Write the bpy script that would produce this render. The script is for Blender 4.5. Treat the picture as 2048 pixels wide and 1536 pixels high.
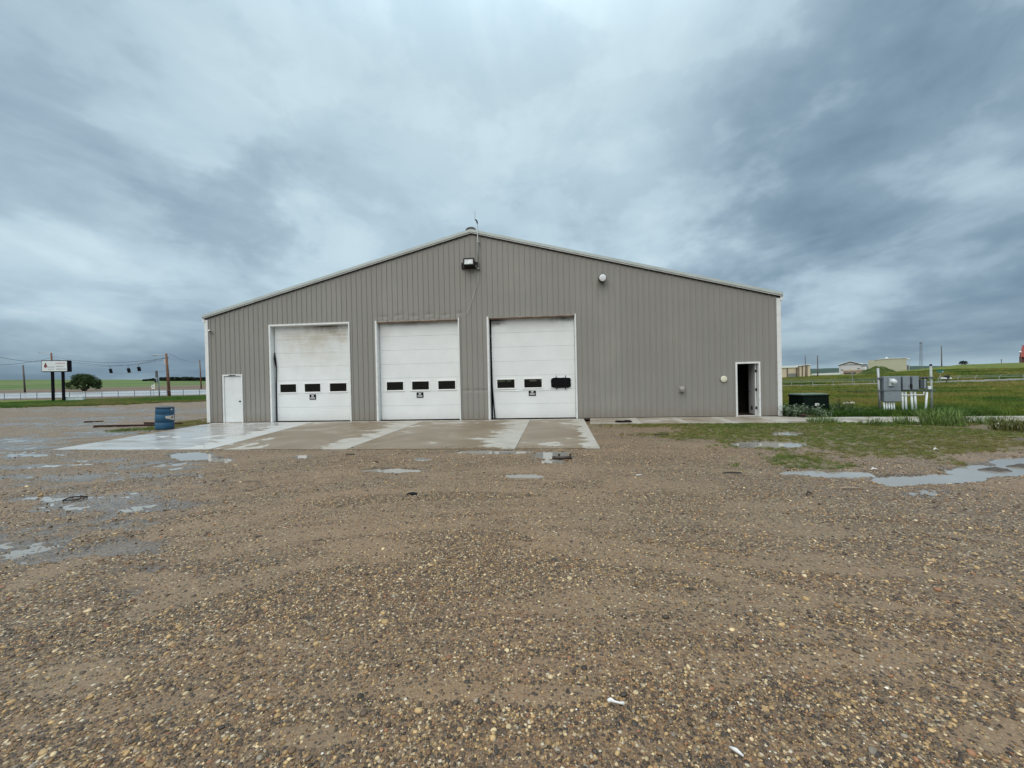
import bpy, math, random
import numpy as np
from mathutils import Vector, Matrix

random.seed(7)
rng = np.random.default_rng(11)
scene = bpy.context.scene
for o in list(bpy.data.objects):
    bpy.data.objects.remove(o)
COL = scene.collection

# ------------------------------------------------------------------ camera
F = 791.1                                    # focal length in pixels of a 2048 wide frame
CAM = np.array([15.332, -16.469, 1.632])
YAW, PITCH, ROLL = -0.09336, -0.0079, -0.02129
def cam_axes():
    cy, sy, cp, sp = math.cos(YAW), math.sin(YAW), math.cos(PITCH), math.sin(PITCH)
    cr, sr = math.cos(ROLL), math.sin(ROLL)
    fw = np.array([sy*cp, cy*cp, sp]); rt = np.array([cy, -sy, 0.0]); up = np.cross(rt, fw)
    return rt*cr + up*sr, -rt*sr + up*cr, fw
RT, UP, FW = cam_axes()
cam_data = bpy.data.cameras.new('camera')
cam_data.sensor_width = 36.0
cam_data.lens = F/2048*36.0
cam_data.clip_start = 0.05
cam_data.clip_end = 9000
cam = bpy.data.objects.new('camera', cam_data)
COL.objects.link(cam)
cam.matrix_world = Matrix(((RT[0], UP[0], -FW[0], CAM[0]), (RT[1], UP[1], -FW[1], CAM[1]),
                           (RT[2], UP[2], -FW[2], CAM[2]), (0, 0, 0, 1)))
scene.camera = cam

# ------------------------------------------------------------------ exposure, sun, sky
scene.cycles.max_bounces = 6; scene.cycles.diffuse_bounces = 3; scene.cycles.glossy_bounces = 3; scene.cycles.transparent_max_bounces = 6
scene.cycles.caustics_reflective = False; scene.cycles.caustics_refractive = False
scene.view_settings.view_transform = 'Standard'
scene.view_settings.look = 'None'
scene.view_settings.gamma = 1.0
scene.view_settings.use_curve_mapping = False
scene.view_settings.exposure = 0.85
SUN_EL, SUN_AZ = math.radians(56), math.radians(203)      # azimuth clockwise from +Y: behind the camera, a little left
sd = bpy.data.lights.new('sun', 'SUN')
sd.energy = 1.5
sd.angle = math.radians(75)
sd.color = (1.0, 0.90, 0.77)
sun = bpy.data.objects.new('sun', sd)
COL.objects.link(sun)
sdir = Vector((math.sin(SUN_AZ)*math.cos(SUN_EL), math.cos(SUN_AZ)*math.cos(SUN_EL), math.sin(SUN_EL)))
sun.rotation_euler = sdir.to_track_quat('Z', 'Y').to_euler()
sun.location = (0, -60, 60)

class NT:
    """small helper round a node tree"""
    def __init__(s, tree):
        s.t = tree; tree.nodes.clear()
    def n(s, kind, ins=None, **attrs):
        nd = s.t.nodes.new(kind)
        for k, v in attrs.items(): setattr(nd, k, v)
        for k, v in (ins or {}).items():
            sock = nd.inputs[k]
            if isinstance(v, bpy.types.NodeSocket): s.t.links.new(v, sock)
            elif isinstance(v, bpy.types.Node): s.t.links.new(v.outputs[0], sock)
            else:
                if sock.type == 'RGBA' and len(v) == 3: v = (*v, 1)
                sock.default_value = v
        return nd
    def m(s, op, a, b=None, c=None, clamp=False):
        ins = {0: a}
        if b is not None: ins[1] = b
        if c is not None: ins[2] = c
        return s.n('ShaderNodeMath', ins, operation=op, use_clamp=clamp).outputs[0]
    def mix(s, f, a, b, blend='MIX'):
        nd = s.n('ShaderNodeMix', data_type='RGBA', blend_type=blend)
        for i, v in ((0, f), (6, a), (7, b)):
            if isinstance(v, bpy.types.NodeSocket): s.t.links.new(v, nd.inputs[i])
            else: nd.inputs[i].default_value = (*v, 1) if hasattr(v, '__len__') and len(v) == 3 else v
        return nd.outputs[2]
    def ss(s, v, lo, hi, a=0.0, b=1.0):
        nd = s.n('ShaderNodeMapRange', {0: v, 1: lo, 2: hi, 3: a, 4: b}, interpolation_type='SMOOTHSTEP')
        return nd.outputs[0]
    def lin(s, v, lo, hi, a=0.0, b=1.0):
        return s.n('ShaderNodeMapRange', {0: v, 1: lo, 2: hi, 3: a, 4: b}).outputs[0]
    def noise(s, vec, scale, detail=4, rough=0.55, dist=0.0):
        return s.n('ShaderNodeTexNoise', {'Vector': vec, 'Scale': scale, 'Detail': detail, 'Roughness': rough, 'Distortion': dist}).outputs[0]
    def scl(s, vec, v, loc=(0, 0, 0), rot=(0, 0, 0)):
        return s.n('ShaderNodeMapping', {'Vector': vec, 'Scale': v, 'Location': loc, 'Rotation': rot}).outputs[0]
    def ramp(s, fac, stops, interp='LINEAR'):
        nd = s.n('ShaderNodeValToRGB', {0: fac}); cr = nd.color_ramp; cr.interpolation = interp
        while len(cr.elements) < len(stops): cr.elements.new(0.5)
        for e, (p, c) in zip(cr.elements, stops): e.position = p; e.color = (*c, 1)
        return nd.outputs[0]

def ray(u, v):
    d = RT*((u-1024)/F) - UP*((v-768)/F) + FW
    return d
def at(u, v, depth): return CAM + ray(u, v)*depth
def gp(u, v, z=0.0):
    d = ray(u, v); return CAM + d*((z-CAM[2])/d[2])
def wallp(u, v, y=0.0):
    d = ray(u, v); p = CAM + d*((y-CAM[1])/d[1]); return p

def build_world():
    w = bpy.data.worlds.new('World'); scene.world = w; w.use_nodes = True
    w.cycles.sampling_method = 'MANUAL'; w.cycles.sample_map_resolution = 256
    t = NT(w.node_tree)
    tc = t.n('ShaderNodeTexCoord').outputs['Generated']
    d = t.n('ShaderNodeVectorMath', {0: tc}, operation='NORMALIZE').outputs[0]
    sep = t.n('ShaderNodeSeparateXYZ', {0: d})
    z = t.m('MAXIMUM', sep.outputs[2], 0.0)
    h = t.m('ADD', z, 0.16)
    flat = t.n('ShaderNodeCombineXYZ', {0: t.m('DIVIDE', sep.outputs[0], h), 1: t.m('DIVIDE', sep.outputs[1], h), 2: 0.0}).outputs[0]
    warp = t.n('ShaderNodeTexNoise', {'Vector': t.scl(flat, (0.9, 0.9, 1)), 'Scale': 1.1, 'Detail': 1.0}).outputs[1]
    wv = t.n('ShaderNodeVectorMath', {0: warp, 1: (0.5, 0.5, 0.5)}, operation='SUBTRACT').outputs[0]
    wv = t.n('ShaderNodeVectorMath', {0: wv, 'Scale': 0.7}, operation='SCALE').outputs[0]
    fp = t.n('ShaderNodeVectorMath', {0: flat, 1: wv}, operation='ADD').outputs[0]
    n1 = t.noise(t.scl(fp, (0.95, 0.62, 1), (3.1, 1.7, 0), (0, 0, 0.12)), 1.0, 4, 0.50)
    n2 = t.noise(t.scl(fp, (1.5, 0.9, 1), (9.3, 4.2, 2.0)), 2.2, 5, 0.58)
    n3 = t.noise(t.scl(d, (1.6, 1.6, 7.0), (2.0, 5.0, 0)), 2.1, 4, 0.55)
    n4 = t.noise(t.scl(d, (1.0, 1.0, 1.7), (7.0, 1.0, 3.0)), 3.4, 5, 0.55)
    den = t.m('ADD', t.m('MULTIPLY', n1, 0.55), t.m('ADD', t.m('MULTIPLY', n2, 0.14), t.m('MULTIPLY', n4, 0.70)))
    bil = t.m('ADD', t.m('MULTIPLY', t.ss(n2, 0.45, 0.58), 0.035), t.m('MULTIPLY', t.ss(n4, 0.49, 0.57), 0.055))
    den = t.m('ADD', t.m('SUBTRACT', den, 0.035), bil)
    # broad cloud masses, each a soft lobe about a direction of the sky
    lobes = [((620, 290), .36, .15), ((1040, 10), .34, .13), ((1370, 190), .20, .08), ((220, 340), .34, .12), ((1000, 300), .42, .06),
             ((1960, 480), .20, .10), ((480, 30), .20, .06), ((1250, 330), .16, .05),
             ((40, 60), .36, -.15), ((1660, 380), .40, -.10), ((1960, 130), .38, -.10), ((505, 400), .10, -.09), ((150, 230), .20, -.03),
             ((1330, 440), .22, -.05), ((250, 640), .42, -.02), ((1830, 575), .16, -.08), ((650, 520), .25, -.03)]
    for (u, v), wd, amp in lobes:
        dd = ray(u, v); dd = dd/np.linalg.norm(dd)
        dist = t.n('ShaderNodeVectorMath', {0: d, 1: tuple(dd)}, operation='DISTANCE').outputs['Value']
        jit = t.m('ADD', dist, t.m('MULTIPLY', t.m('SUBTRACT', n4, 0.5), 0.75))
        g = t.ss(jit, wd*1.45, 0.0)
        den = t.m('ADD', den, t.m('MULTIPLY', g, amp))
    cloud = t.ramp(den, [(0.30, (0.165, 0.250, 0.345)), (0.48, (0.250, 0.358, 0.455)), (0.64, (0.370, 0.495, 0.598)),
                         (0.80, (0.500, 0.650, 0.745)), (1.0, (0.66, 0.83, 0.90))])
    # overhead sky, mostly unseen, brightened to light the ground; horizon darker, in flat bands
    zen = t.ss(z, 0.58, 1.0, 1.0, 2.7)
    cloud = t.mix(1.0, cloud, t.n('ShaderNodeCombineColor', {0: zen, 1: zen, 2: zen}).outputs[0], 'MULTIPLY')
    band = t.ramp(n3, [(0.33, (0.100, 0.165, 0.235)), (0.50, (0.165, 0.250, 0.330)), (0.66, (0.275, 0.385, 0.460))])
    low = t.ss(t.m('ADD', z, t.m('MULTIPLY', t.m('SUBTRACT', n4, 0.5), 0.12)), 0.155, 0.02)
    sky = t.mix(t.m('MULTIPLY', low, 0.9), cloud, band)
    glow = t.m('MULTIPLY', t.ss(z, 0.034, 0.006), t.ss(n3, 0.44, 0.60))
    sky = t.mix(t.m('MULTIPLY', glow, 0.75), sky, (0.42, 0.56, 0.64))
    nis = t.n('ShaderNodeTexSky', sky_type='NISHITA', sun_disc=False)
    nis.sun_elevation = SUN_EL; nis.sun_rotation = SUN_AZ
    bg1 = t.n('ShaderNodeBackground', {0: nis.outputs[0], 1: 0.05})
    bg2 = t.n('ShaderNodeBackground', {0: sky, 1: SKY_GAIN})
    thin = t.m('MULTIPLY', t.ss(den, 0.5, 1.0), 0.06)                # a little clear sky leaks through the thin cloud
    mx = t.n('ShaderNodeMixShader', {0: thin, 1: bg2.outputs[0], 2: bg1.outputs[0]})
    t.n('ShaderNodeOutputWorld', {0: mx.outputs[0]})
SKY_GAIN = 0.555
build_world()

# ------------------------------------------------------------------ materials
MATS = {}
def mat(name, color, rough=0.6, metal=0.0, var=0.12, scale=3.0, bump=0.0, bscale=60.0, spec=0.5, coat=0.0, dirt=None):
    """plain procedural material: base colour, broad mottling, optional dirt colour and fine bump"""
    if name in MATS: return MATS[name]
    m = bpy.data.materials.new(name); m.use_nodes = True; t = NT(m.node_tree)
    pos = t.n('ShaderNodeTexCoord').outputs['Object']
    n = t.noise(pos, scale, 5, 0.6)
    lo = tuple(c*(1-var) for c in color); hi = tuple(min(1, c*(1+var)) for c in color)
    col = t.mix(t.ss(n, 0.3, 0.7), lo, hi)
    if dirt:
        col = t.mix(t.m('MULTIPLY', t.ss(t.noise(pos, scale*2.7, 6, 0.7), 0.5, 0.75), 0.6), col, dirt)
    ins = {'Base Color': col, 'Roughness': t.lin(n, 0.3, 0.7, max(rough-.08, .02), min(rough+.08, 1)), 'Metallic': metal,
           'Specular IOR Level': spec, 'Coat Weight': coat}
    b = t.n('ShaderNodeBsdfPrincipled', ins)
    if bump:
        bn = t.n('ShaderNodeBump', {'Strength': bump, 'Distance': 0.01, 'Height': t.noise(pos, bscale, 4)})
        t.t.links.new(bn.outputs[0], b.inputs['Normal'])
    t.n('ShaderNodeOutputMaterial', {0: b.outputs[0]})
    MATS[name] = m
    return m

WHITE = mat('white_trim', (0.72, 0.74, 0.74), 0.45, var=0.05, dirt=(0.5, 0.49, 0.46))
BLACK = mat('black_rubber', (0.008, 0.008, 0.009), 0.7, spec=.12)
DARKMETAL = mat('dark_metal', (0.012, 0.012, 0.014), 0.55, spec=.2)
GALV = mat('galvanised_steel', (0.32, 0.34, 0.35), 0.5, 0.5, var=0.18)
GREYBOX = mat('grey_enamel', (0.20, 0.24, 0.27), 0.5, var=0.08, dirt=(0.14, 0.15, 0.15))
PVC = mat('pale_conduit', (0.66, 0.72, 0.74), 0.45, var=0.06)
WOOD = mat('pole_wood', (0.15, 0.075, 0.045), 0.85, var=0.3, scale=1.5, bump=0.4)
WOODGREY = mat('weathered_pole', (0.10, 0.085, 0.075), 0.9, var=0.25, scale=1.5)
RUST = mat('rust', (0.06, 0.028, 0.02), 0.85, var=0.4, scale=9)
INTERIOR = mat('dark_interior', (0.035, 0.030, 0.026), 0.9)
WIRE = mat('wire_black', (0.02, 0.02, 0.022), 0.6)

def wall_paint():
    m = bpy.data.materials.new('taupe_metal_siding'); m.use_nodes = True; t = NT(m.node_tree)
    pos = t.n('ShaderNodeNewGeometry').outputs['Position']
    oi = t.n('ShaderNodeObjectInfo').outputs['Random']
    n = t.noise(pos, 0.7, 5, 0.6); fine = t.noise(t.scl(pos, (22, 22, 1.2)), 1.0, 4, 0.6)
    col = t.mix(t.ss(n, 0.3, 0.7), (0.256, 0.250, 0.232), (0.285, 0.278, 0.258))
    col = t.mix(t.m('MULTIPLY', oi, 0.7), col, (0.246, 0.238, 0.220))
    col = t.mix(t.m('MULTIPLY', t.ss(fine, 0.52, 0.75), 0.28), col, (0.20, 0.188, 0.168))
    zz = t.n('ShaderNodeSeparateXYZ', {0: pos}).outputs[2]
    splash = t.m('MULTIPLY', t.ss(t.m('ADD', zz, t.m('MULTIPLY', t.noise(pos, 4, 5), 0.5)), 0.85, 0.15), 0.7)
    col = t.mix(splash, col, (0.215, 0.185, 0.15))
    ob = t.n('ShaderNodeBump', {'Strength': 0.12, 'Distance': 0.02, 'Height': t.noise(t.scl(pos, (1, 1, 0.4)), 2.3, 3)})
    b = t.n('ShaderNodeBsdfPrincipled', {'Base Color': col, 'Roughness': t.lin(n, .3, .7, .48, .6), 'Normal': ob.outputs[0], 'Specular IOR Level': 0.35})
    t.n('ShaderNodeOutputMaterial', {0: b.outputs[0]})
    return m
SIDING = wall_paint()

def door_paint(name, soot):
    """white steel of an overhead door; soot = list of (centre x, centre z, half width, half height, strength, colour)"""
    m = bpy.data.materials.new(name); m.use_nodes = True; t = NT(m.node_tree)
    pos = t.n('ShaderNodeNewGeometry').outputs['Position']
    n = t.noise(pos, 1.3, 5, 0.6)
    col = t.mix(t.ss(n, 0.3, 0.7), (0.72, 0.75, 0.76), (0.77, 0.80, 0.81))
    streak = t.noise(t.scl(pos, (1.1, 1.1, 17)), 1.0, 6, 0.68)
    blot = t.noise(pos, 2.2, 6, 0.65)
    for cx, cz, hw, hh, st, c in soot:
        sx = t.n('ShaderNodeSeparateXYZ', {0: pos})
        ax = t.m('DIVIDE', t.m('SUBTRACT', sx.outputs[0], cx), hw); az = t.m('DIVIDE', t.m('SUBTRACT', sx.outputs[2], cz), hh)
        r = t.m('SQRT', t.m('ADD', t.m('MULTIPLY', ax, ax), t.m('MULTIPLY', az, az)))
        r = t.m('ADD', r, t.m('MULTIPLY', t.m('SUBTRACT', blot, 0.5), 1.3))
        g = t.ss(r, 1.1, 0.0)
        g = t.m('MULTIPLY', g, t.lin(streak, 0.35, 0.65, 0.45, 1.0))
        col = t.mix(t.m('MULTIPLY', g, st, clamp=True), col, c)
    zz = t.n('ShaderNodeSeparateXYZ', {0: pos}).outputs[2]
    col = t.mix(t.m('MULTIPLY', t.ss(t.m('ADD', zz, t.m('MULTIPLY', blot, 0.5)), 0.75, 0.2), 0.22), col, (0.42, 0.37, 0.30))
    bp = t.n('ShaderNodeBump', {'Strength': 0.05, 'Distance': 0.01, 'Height': t.noise(t.scl(pos, (3, 3, 40)), 1.0, 3)})
    b = t.n('ShaderNodeBsdfPrincipled', {'Base Color': col, 'Roughness': 0.42, 'Normal': bp.outputs[0]})
    t.n('ShaderNodeOutputMaterial', {0: b.outputs[0]})
    return m

def glass_mat(name, tint, clear):
    m = bpy.data.materials.new(name); m.use_nodes = True; t = NT(m.node_tree)
    pos = t.n('ShaderNodeTexCoord').outputs['Object']
    b = t.n('ShaderNodeBsdfPrincipled', {'Base Color': t.mix(t.noise(pos, 3, 4), tint, tuple(c*1.8 for c in tint)), 'Roughness': 0.06})
    tr = t.n('ShaderNodeBsdfTransparent', {0: (0.5, 0.53, 0.53)})
    mx = t.n('ShaderNodeMixShader', {0: clear, 1: b.outputs[0], 2: tr.outputs[0]})
    t.n('ShaderNodeOutputMaterial', {0: mx.outputs[0]})
    return m
GLASS = glass_mat('dark_glass', (0.003, 0.004, 0.005), 0.40)

def concrete_mat():
    """slab concrete: wet brown in the middle of a slab, drier and paler towards its joints (slab space x in -1..1)"""
    m = bpy.data.materials.new('wet_concrete'); m.use_nodes = True; t = NT(m.node_tree)
    pos = t.n('ShaderNodeNewGeometry').outputs['Position']
    uv = t.n('ShaderNodeAttribute', attribute_name='slab').outputs['Vector']
    sep = t.n('ShaderNodeSeparateXYZ', {0: uv})
    big = t.noise(t.scl(pos, (0.55, 0.55, 1)), 1.0, 5, 0.62, 0.6); mid = t.noise(pos, 2.2, 6, 0.6); fine = t.noise(pos, 40, 4)
    strk = t.noise(t.scl(pos, (0.5, 1.6, 1), (4, 2, 0)), 1.0, 6, 0.6, 0.8)
    edge = t.m('ADD', sep.outputs[0], t.m('MULTIPLY', t.m('SUBTRACT', strk, 0.5), 1.25))
    dry = t.ss(edge, 0.60, 0.66)
    isle = t.ss(t.m('ADD', big, t.m('MULTIPLY', mid, 0.25)), 0.735, 0.755)
    back = t.ss(t.m('ADD', sep.outputs[1], t.m('MULTIPLY', t.m('SUBTRACT', mid, 0.5), 0.25)), 0.93, 0.96)
    dry = t.m('MAXIMUM', t.m('MAXIMUM', dry, isle), back)
    dry = t.m('MAXIMUM', dry, t.m('MULTIPLY', t.ss(sep.outputs[2], -0.2, -0.6), t.ss(t.noise(t.scl(pos, (.9, 2.5, 1)), 1.0, 5), 0.40, 0.50)))
    wetc = t.mix(t.ss(big, 0.35, 0.65), (0.165, 0.125, 0.082), (0.215, 0.172, 0.122))
    wetc = t.mix(t.m('MULTIPLY', t.ss(strk, 0.5, 0.7), 0.5), wetc, (0.235, 0.205, 0.165))
    dryc = t.mix(t.ss(mid, 0.3, 0.7), (0.31, 0.29, 0.25), (0.385, 0.365, 0.325))
    col = t.mix(dry, wetc, dryc)
    col = t.mix(t.m('MULTIPLY', t.ss(fine, 0.55, 0.75), 0.25), col, (0.12, 0.10, 0.08))
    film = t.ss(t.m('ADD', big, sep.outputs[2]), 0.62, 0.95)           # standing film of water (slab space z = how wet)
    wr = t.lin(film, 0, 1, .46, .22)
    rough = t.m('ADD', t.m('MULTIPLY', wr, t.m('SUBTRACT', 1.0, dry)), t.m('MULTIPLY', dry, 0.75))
    col = t.mix(t.m('MULTIPLY', t.ss(sep.outputs[2], 0.2, 0.4), t.m('MULTIPLY', t.ss(strk, 0.30, 0.55), 0.75)), col, (0.42, 0.43, 0.43))  # wettest slab's colour whitened to paint the sky reflected in its water film
    bp = t.n('ShaderNodeBump', {'Strength': t.lin(film, 0, 1, 0.35, 0.12), 'Distance': 0.006, 'Height': t.noise(pos, 26, 5)})
    b = t.n('ShaderNodeBsdfPrincipled', {'Base Color': col, 'Roughness': rough, 'Normal': bp.outputs[0], 'Specular IOR Level': t.lin(film, 0, 1, .28, .8)})
    t.n('ShaderNodeOutputMaterial', {0: b.outputs[0]})
    return m
CONCRETE = concrete_mat()

def inst_mat(name, rough, bump=0.0, spec=0.5, trans=0.0):
    """colour comes from each scattered instance"""
    m = bpy.data.materials.new(name); m.use_nodes = True; t = NT(m.node_tree)
    a = t.n('ShaderNodeAttribute', attribute_name='col', attribute_type='INSTANCER').outputs['Color']
    pos = t.n('ShaderNodeNewGeometry').outputs['Position']
    col = t.mix(t.m('MULTIPLY', t.noise(pos, 160, 3), 0.5), a, (0.05, 0.042, 0.035), 'MULTIPLY') if bump else a
    b = t.n('ShaderNodeBsdfPrincipled', {'Base Color': col, 'Roughness': rough, 'Specular IOR Level': spec})
    out = b.outputs[0]
    if trans:
        tr = t.n('ShaderNodeBsdfTranslucent', {0: a})
        out = t.n('ShaderNodeMixShader', {0: trans, 1: out, 2: tr.outputs[0]}).outputs[0]
    t.n('ShaderNodeOutputMaterial', {0: out})
    return m
PEBBLE = inst_mat('wet_pebble', 0.42, spec=.35)
BLADE = inst_mat('grass_blade', 0.55, spec=0.25, trans=0.3)

# ------------------------------------------------------------------ mesh helpers
class MB:
    def __init__(s): s.v = []; s.f = []
    def quad(s, *pts):
        i = len(s.v); s.v += [tuple(p) for p in pts]; s.f.append(tuple(range(i, i+len(pts)))); return s
    def box(s, x0, x1, y0, y1, z0, z1, M=None):
        P = [(x0, y0, z0), (x1, y0, z0), (x1, y1, z0), (x0, y1, z0), (x0, y0, z1), (x1, y0, z1), (x1, y1, z1), (x0, y1, z1)]
        if M is not None: P = [tuple(M @ Vector(p)) for p in P]
        i = len(s.v); s.v += P
        s.f += [tuple(i+k for k in q) for q in ((0, 3, 2, 1), (4, 5, 6, 7), (0, 1, 5, 4), (1, 2, 6, 5), (2, 3, 7, 6), (3, 0, 4, 7))]
        return s
    def prism(s, poly, y0, y1, M=None):
        """polygon of (x, z) points (counter-clockwise seen from -y) pushed from y0 to y1"""
        n = len(poly); i = len(s.v)
        P = [(x, y0, z) for x, z in poly] + [(x, y1, z) for x, z in poly]
        if M is not None: P = [tuple(M @ Vector(p)) for p in P]
        s.v += P
        s.f.append(tuple(range(i, i+n))); s.f.append(tuple(range(i+2*n-1, i+n-1, -1)))
        for k in range(n):
            a, b = i+k, i+(k+1) % n
            s.f.append((b, a, a+n, b+n))
        return s
    def tube(s, pts, r, seg=8, caps=True):
        pts = [Vector(p) for p in pts]; rs = r if hasattr(r, '__len__') else [r]*len(pts)
        base = len(s.v); last = None
        for k, p in enumerate(pts):
            tg = (pts[min(k+1, len(pts)-1)] - pts[max(k-1, 0)]).normalized()
            ref = Vector((0, 0, 1)) if abs(tg.z) < 0.9 else Vector((1, 0, 0))
            if last is None: a = tg.cross(ref).normalized()
            else: a = (last - tg*last.dot(tg)).normalized()
            last = a; b = tg.cross(a)
            for q in range(seg):
                an = 2*math.pi*q/seg
                s.v.append(tuple(p + (a*math.cos(an)+b*math.sin(an))*rs[k]))
        for k in range(len(pts)-1):
            for q in range(seg):
                i0 = base+k*seg+q; i1 = base+k*seg+(q+1) % seg
                s.f.append((i0, i1, i1+seg, i0+seg))
        if caps:
            s.f.append(tuple(range(base+seg-1, base-1, -1)))
            e = base+(len(pts)-1)*seg; s.f.append(tuple(range(e, e+seg)))
        return s
    def lathe(s, prof, c=(0, 0, 0), seg=24, M=None):
        """profile of (radius, height) turned about z"""
        base = len(s.v)
        for r, z in prof:
            for q in range(seg):
                a = 2*math.pi*q/seg; p = Vector((c[0]+r*math.cos(a), c[1]+r*math.sin(a), c[2]+z))
                if M is not None: p = M @ p
                s.v.append(tuple(p))
        for k in range(len(prof)-1):
            for q in range(seg):
                i0 = base+k*seg+q; i1 = base+k*seg+(q+1) % seg
                s.f.append((i0, i1, i1+seg, i0+seg))
        s.f.append(tuple(range(base+seg-1, base-1, -1)))
        e = base+(len(prof)-1)*seg; s.f.append(tuple(range(e, e+seg)))
        return s
    def mesh(s, name):
        me = bpy.data.meshes.new(name); me.from_pydata(s.v, [], s.f); me.update(); return me
    def build(s, name, material, parent=None, smooth=False, bevel=0.0):
        me = s.mesh(name)
        if material: me.materials.append(material)
        if smooth: me.shade_smooth()
        o = bpy.data.objects.new(name, me); COL.objects.link(o)
        if parent is not None: o.parent = parent; o.matrix_parent_inverse = parent.matrix_basis.inverted()
        if bevel:
            b = o.modifiers.new('bevel', 'BEVEL'); b.width = bevel; b.segments = 2; b.limit_method = 'ANGLE'
        return o

def tag(o, label=None, cat=None, group=None, kind=None):
    for k, v in (('label', label), ('category', cat), ('group', group), ('kind', kind)):
        if v: o[k] = v
    return o
def empty(name, loc, label=None, cat=None, group=None, rz=0.0):
    o = bpy.data.objects.new(name, None); o.empty_display_size = 0.2; COL.objects.link(o)
    o.location = tuple(loc); o.rotation_euler = (0, 0, rz)
    return tag(o, label, cat, group)
def lbox(parent, name, m, *b, bevel=0.0):
    """box in the parent's own space"""
    o = MB().box(*b).build(name, m, None, bevel=bevel); o.parent = parent; return o
def lpart(mb, name, m, parent, smooth=False, bevel=0.0):
    o = mb.build(name, m, None, smooth, bevel); o.parent = parent; return o

# ------------------------------------------------------------------ numpy noise
def vnoise(x, y, seed=0):
    xi = np.floor(x).astype(np.int64); yi = np.floor(y).astype(np.int64); fx = x-xi; fy = y-yi
    def h(a, b):
        k = (a*374761393 + b*668265263 + seed*2147483647) & 0xffffffff
        k = ((k ^ (k >> 13))*1274126177) & 0xffffffff
        return ((k ^ (k >> 16)) & 0xffff)/65535.0
    sx = fx*fx*fx*(fx*(fx*6-15)+10); sy = fy*fy*fy*(fy*(fy*6-15)+10)
    a = h(xi, yi); b = h(xi+1, yi); c = h(xi, yi+1); d = h(xi+1, yi+1)
    return (a+(b-a)*sx)*(1-sy) + (c+(d-c)*sx)*sy
def fbm(x, y, seed=0, octs=4, gain=0.5):
    s = 0; a = 1.0; tot = 0; c, si = math.cos(0.6), math.sin(0.6)
    for k in range(octs):
        s = s + a*vnoise(x, y, seed+k*17); tot += a; a *= gain
        x, y = (c*x-si*y)*2.03+13.7, (si*x+c*y)*2.03-7.1
    return s/tot                                  # about 0..1, mean .5
def sstep(x, lo, hi):
    t = np.clip((x-lo)/(hi-lo), 0, 1); return t*t*(3-2*t)

# ------------------------------------------------------------------ terrain
def cam_plan(x, y):
    """plan position seen from the camera: depth along the view, sideways offset"""
    dx, dy = x-CAM[0], y-CAM[1]
    return dx*math.sin(YAW)+dy*math.cos(YAW), dx*math.cos(YAW)-dy*math.sin(YAW)
def az_of(u): return math.atan2(u-1024, F)
PROF = [(-math.pi, [(0, 0), (40, .05), (100, .6), (300, 3), (700, 12), (2500, 14)]),
        (az_of(0), [(0, 0), (25, 0), (40, .05), (60, .22), (68, .35), (98, 1.25), (120, 1.75), (250, 2.6), (600, 19.9), (900, 18), (2500, 10)]),
        (az_of(420), [(0, 0), (25, 0), (40, .05), (60, .22), (68, .35), (98, 1.05), (120, 1.2), (250, 2.8), (600, 13.0), (900, 12), (2500, 8)]),
        (az_of(1540), [(0, 0), (20, 0), (30, 0), (48, 0), (58, .02), (75, .2), (115, .62), (140, .70), (300, 1.5), (800, 4), (1500, 22), (2500, 22)]),
        (az_of(1720), [(0, 0), (20, 0), (30, 0), (48, 0), (58, .05), (75, .5), (115, 1.35), (140, 1.5), (300, 2.0), (800, 4), (1500, 25), (2500, 24)]),
        (az_of(1830), [(0, 0), (20, 0), (30, 0), (48, .02), (58, .15), (75, .9), (115, 2.5), (140, 2.4), (300, 2.6), (800, 5), (1500, 26), (2500, 24)]),
        (az_of(1920), [(0, 0), (20, 0), (30, 0), (48, .06), (58, .26), (75, 1.3), (115, 3.5), (140, 4.0), (300, 4), (800, 5), (1500, 22), (2500, 20)]),
        (az_of(2060), [(0, 0), (20, 0), (30, .02), (48, .12), (58, .38), (75, 1.5), (115, 3.6), (140, 4.2), (300, 4), (800, 5), (1500, 18), (2500, 16)]),
        (math.pi, [(0, 0), (40, .05), (100, .6), (300, 3), (700, 12), (2500, 14)])]
def terrain(x, y):
    x = np.asarray(x, float); y = np.asarray(y, float)
    D, X = cam_plan(x, y); az = np.arctan2(X, D); r = np.hypot(D, X)
    Dp = r*np.cos(np.clip(az, -0.95, 0.95))
    zs = np.stack([np.interp(Dp, [p[0] for p in pr], [p[1] for p in pr]) for _, pr in PROF])
    keys = np.array([k for k, _ in PROF]); i = np.clip(np.searchsorted(keys, az)-1, 0, len(keys)-2)
    t = np.clip((az-keys[i])/(keys[i+1]-keys[i]), 0, 1)
    flat = i.ravel(); idx = np.arange(flat.size); Z = zs.reshape(len(keys), -1)
    z = Z[flat, idx]*(1-t.ravel()) + Z[flat+1, idx]*t.ravel()
    return z.reshape(x.shape)
def project(x, y, z):
    p = np.stack([x-CAM[0], y-CAM[1], z-CAM[2]], -1)
    d = p@FW; d = np.where(d < 0.05, 0.05, d)
    return 1024+F*(p@RT)/d, 768-F*(p@UP)/d, p@FW

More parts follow.
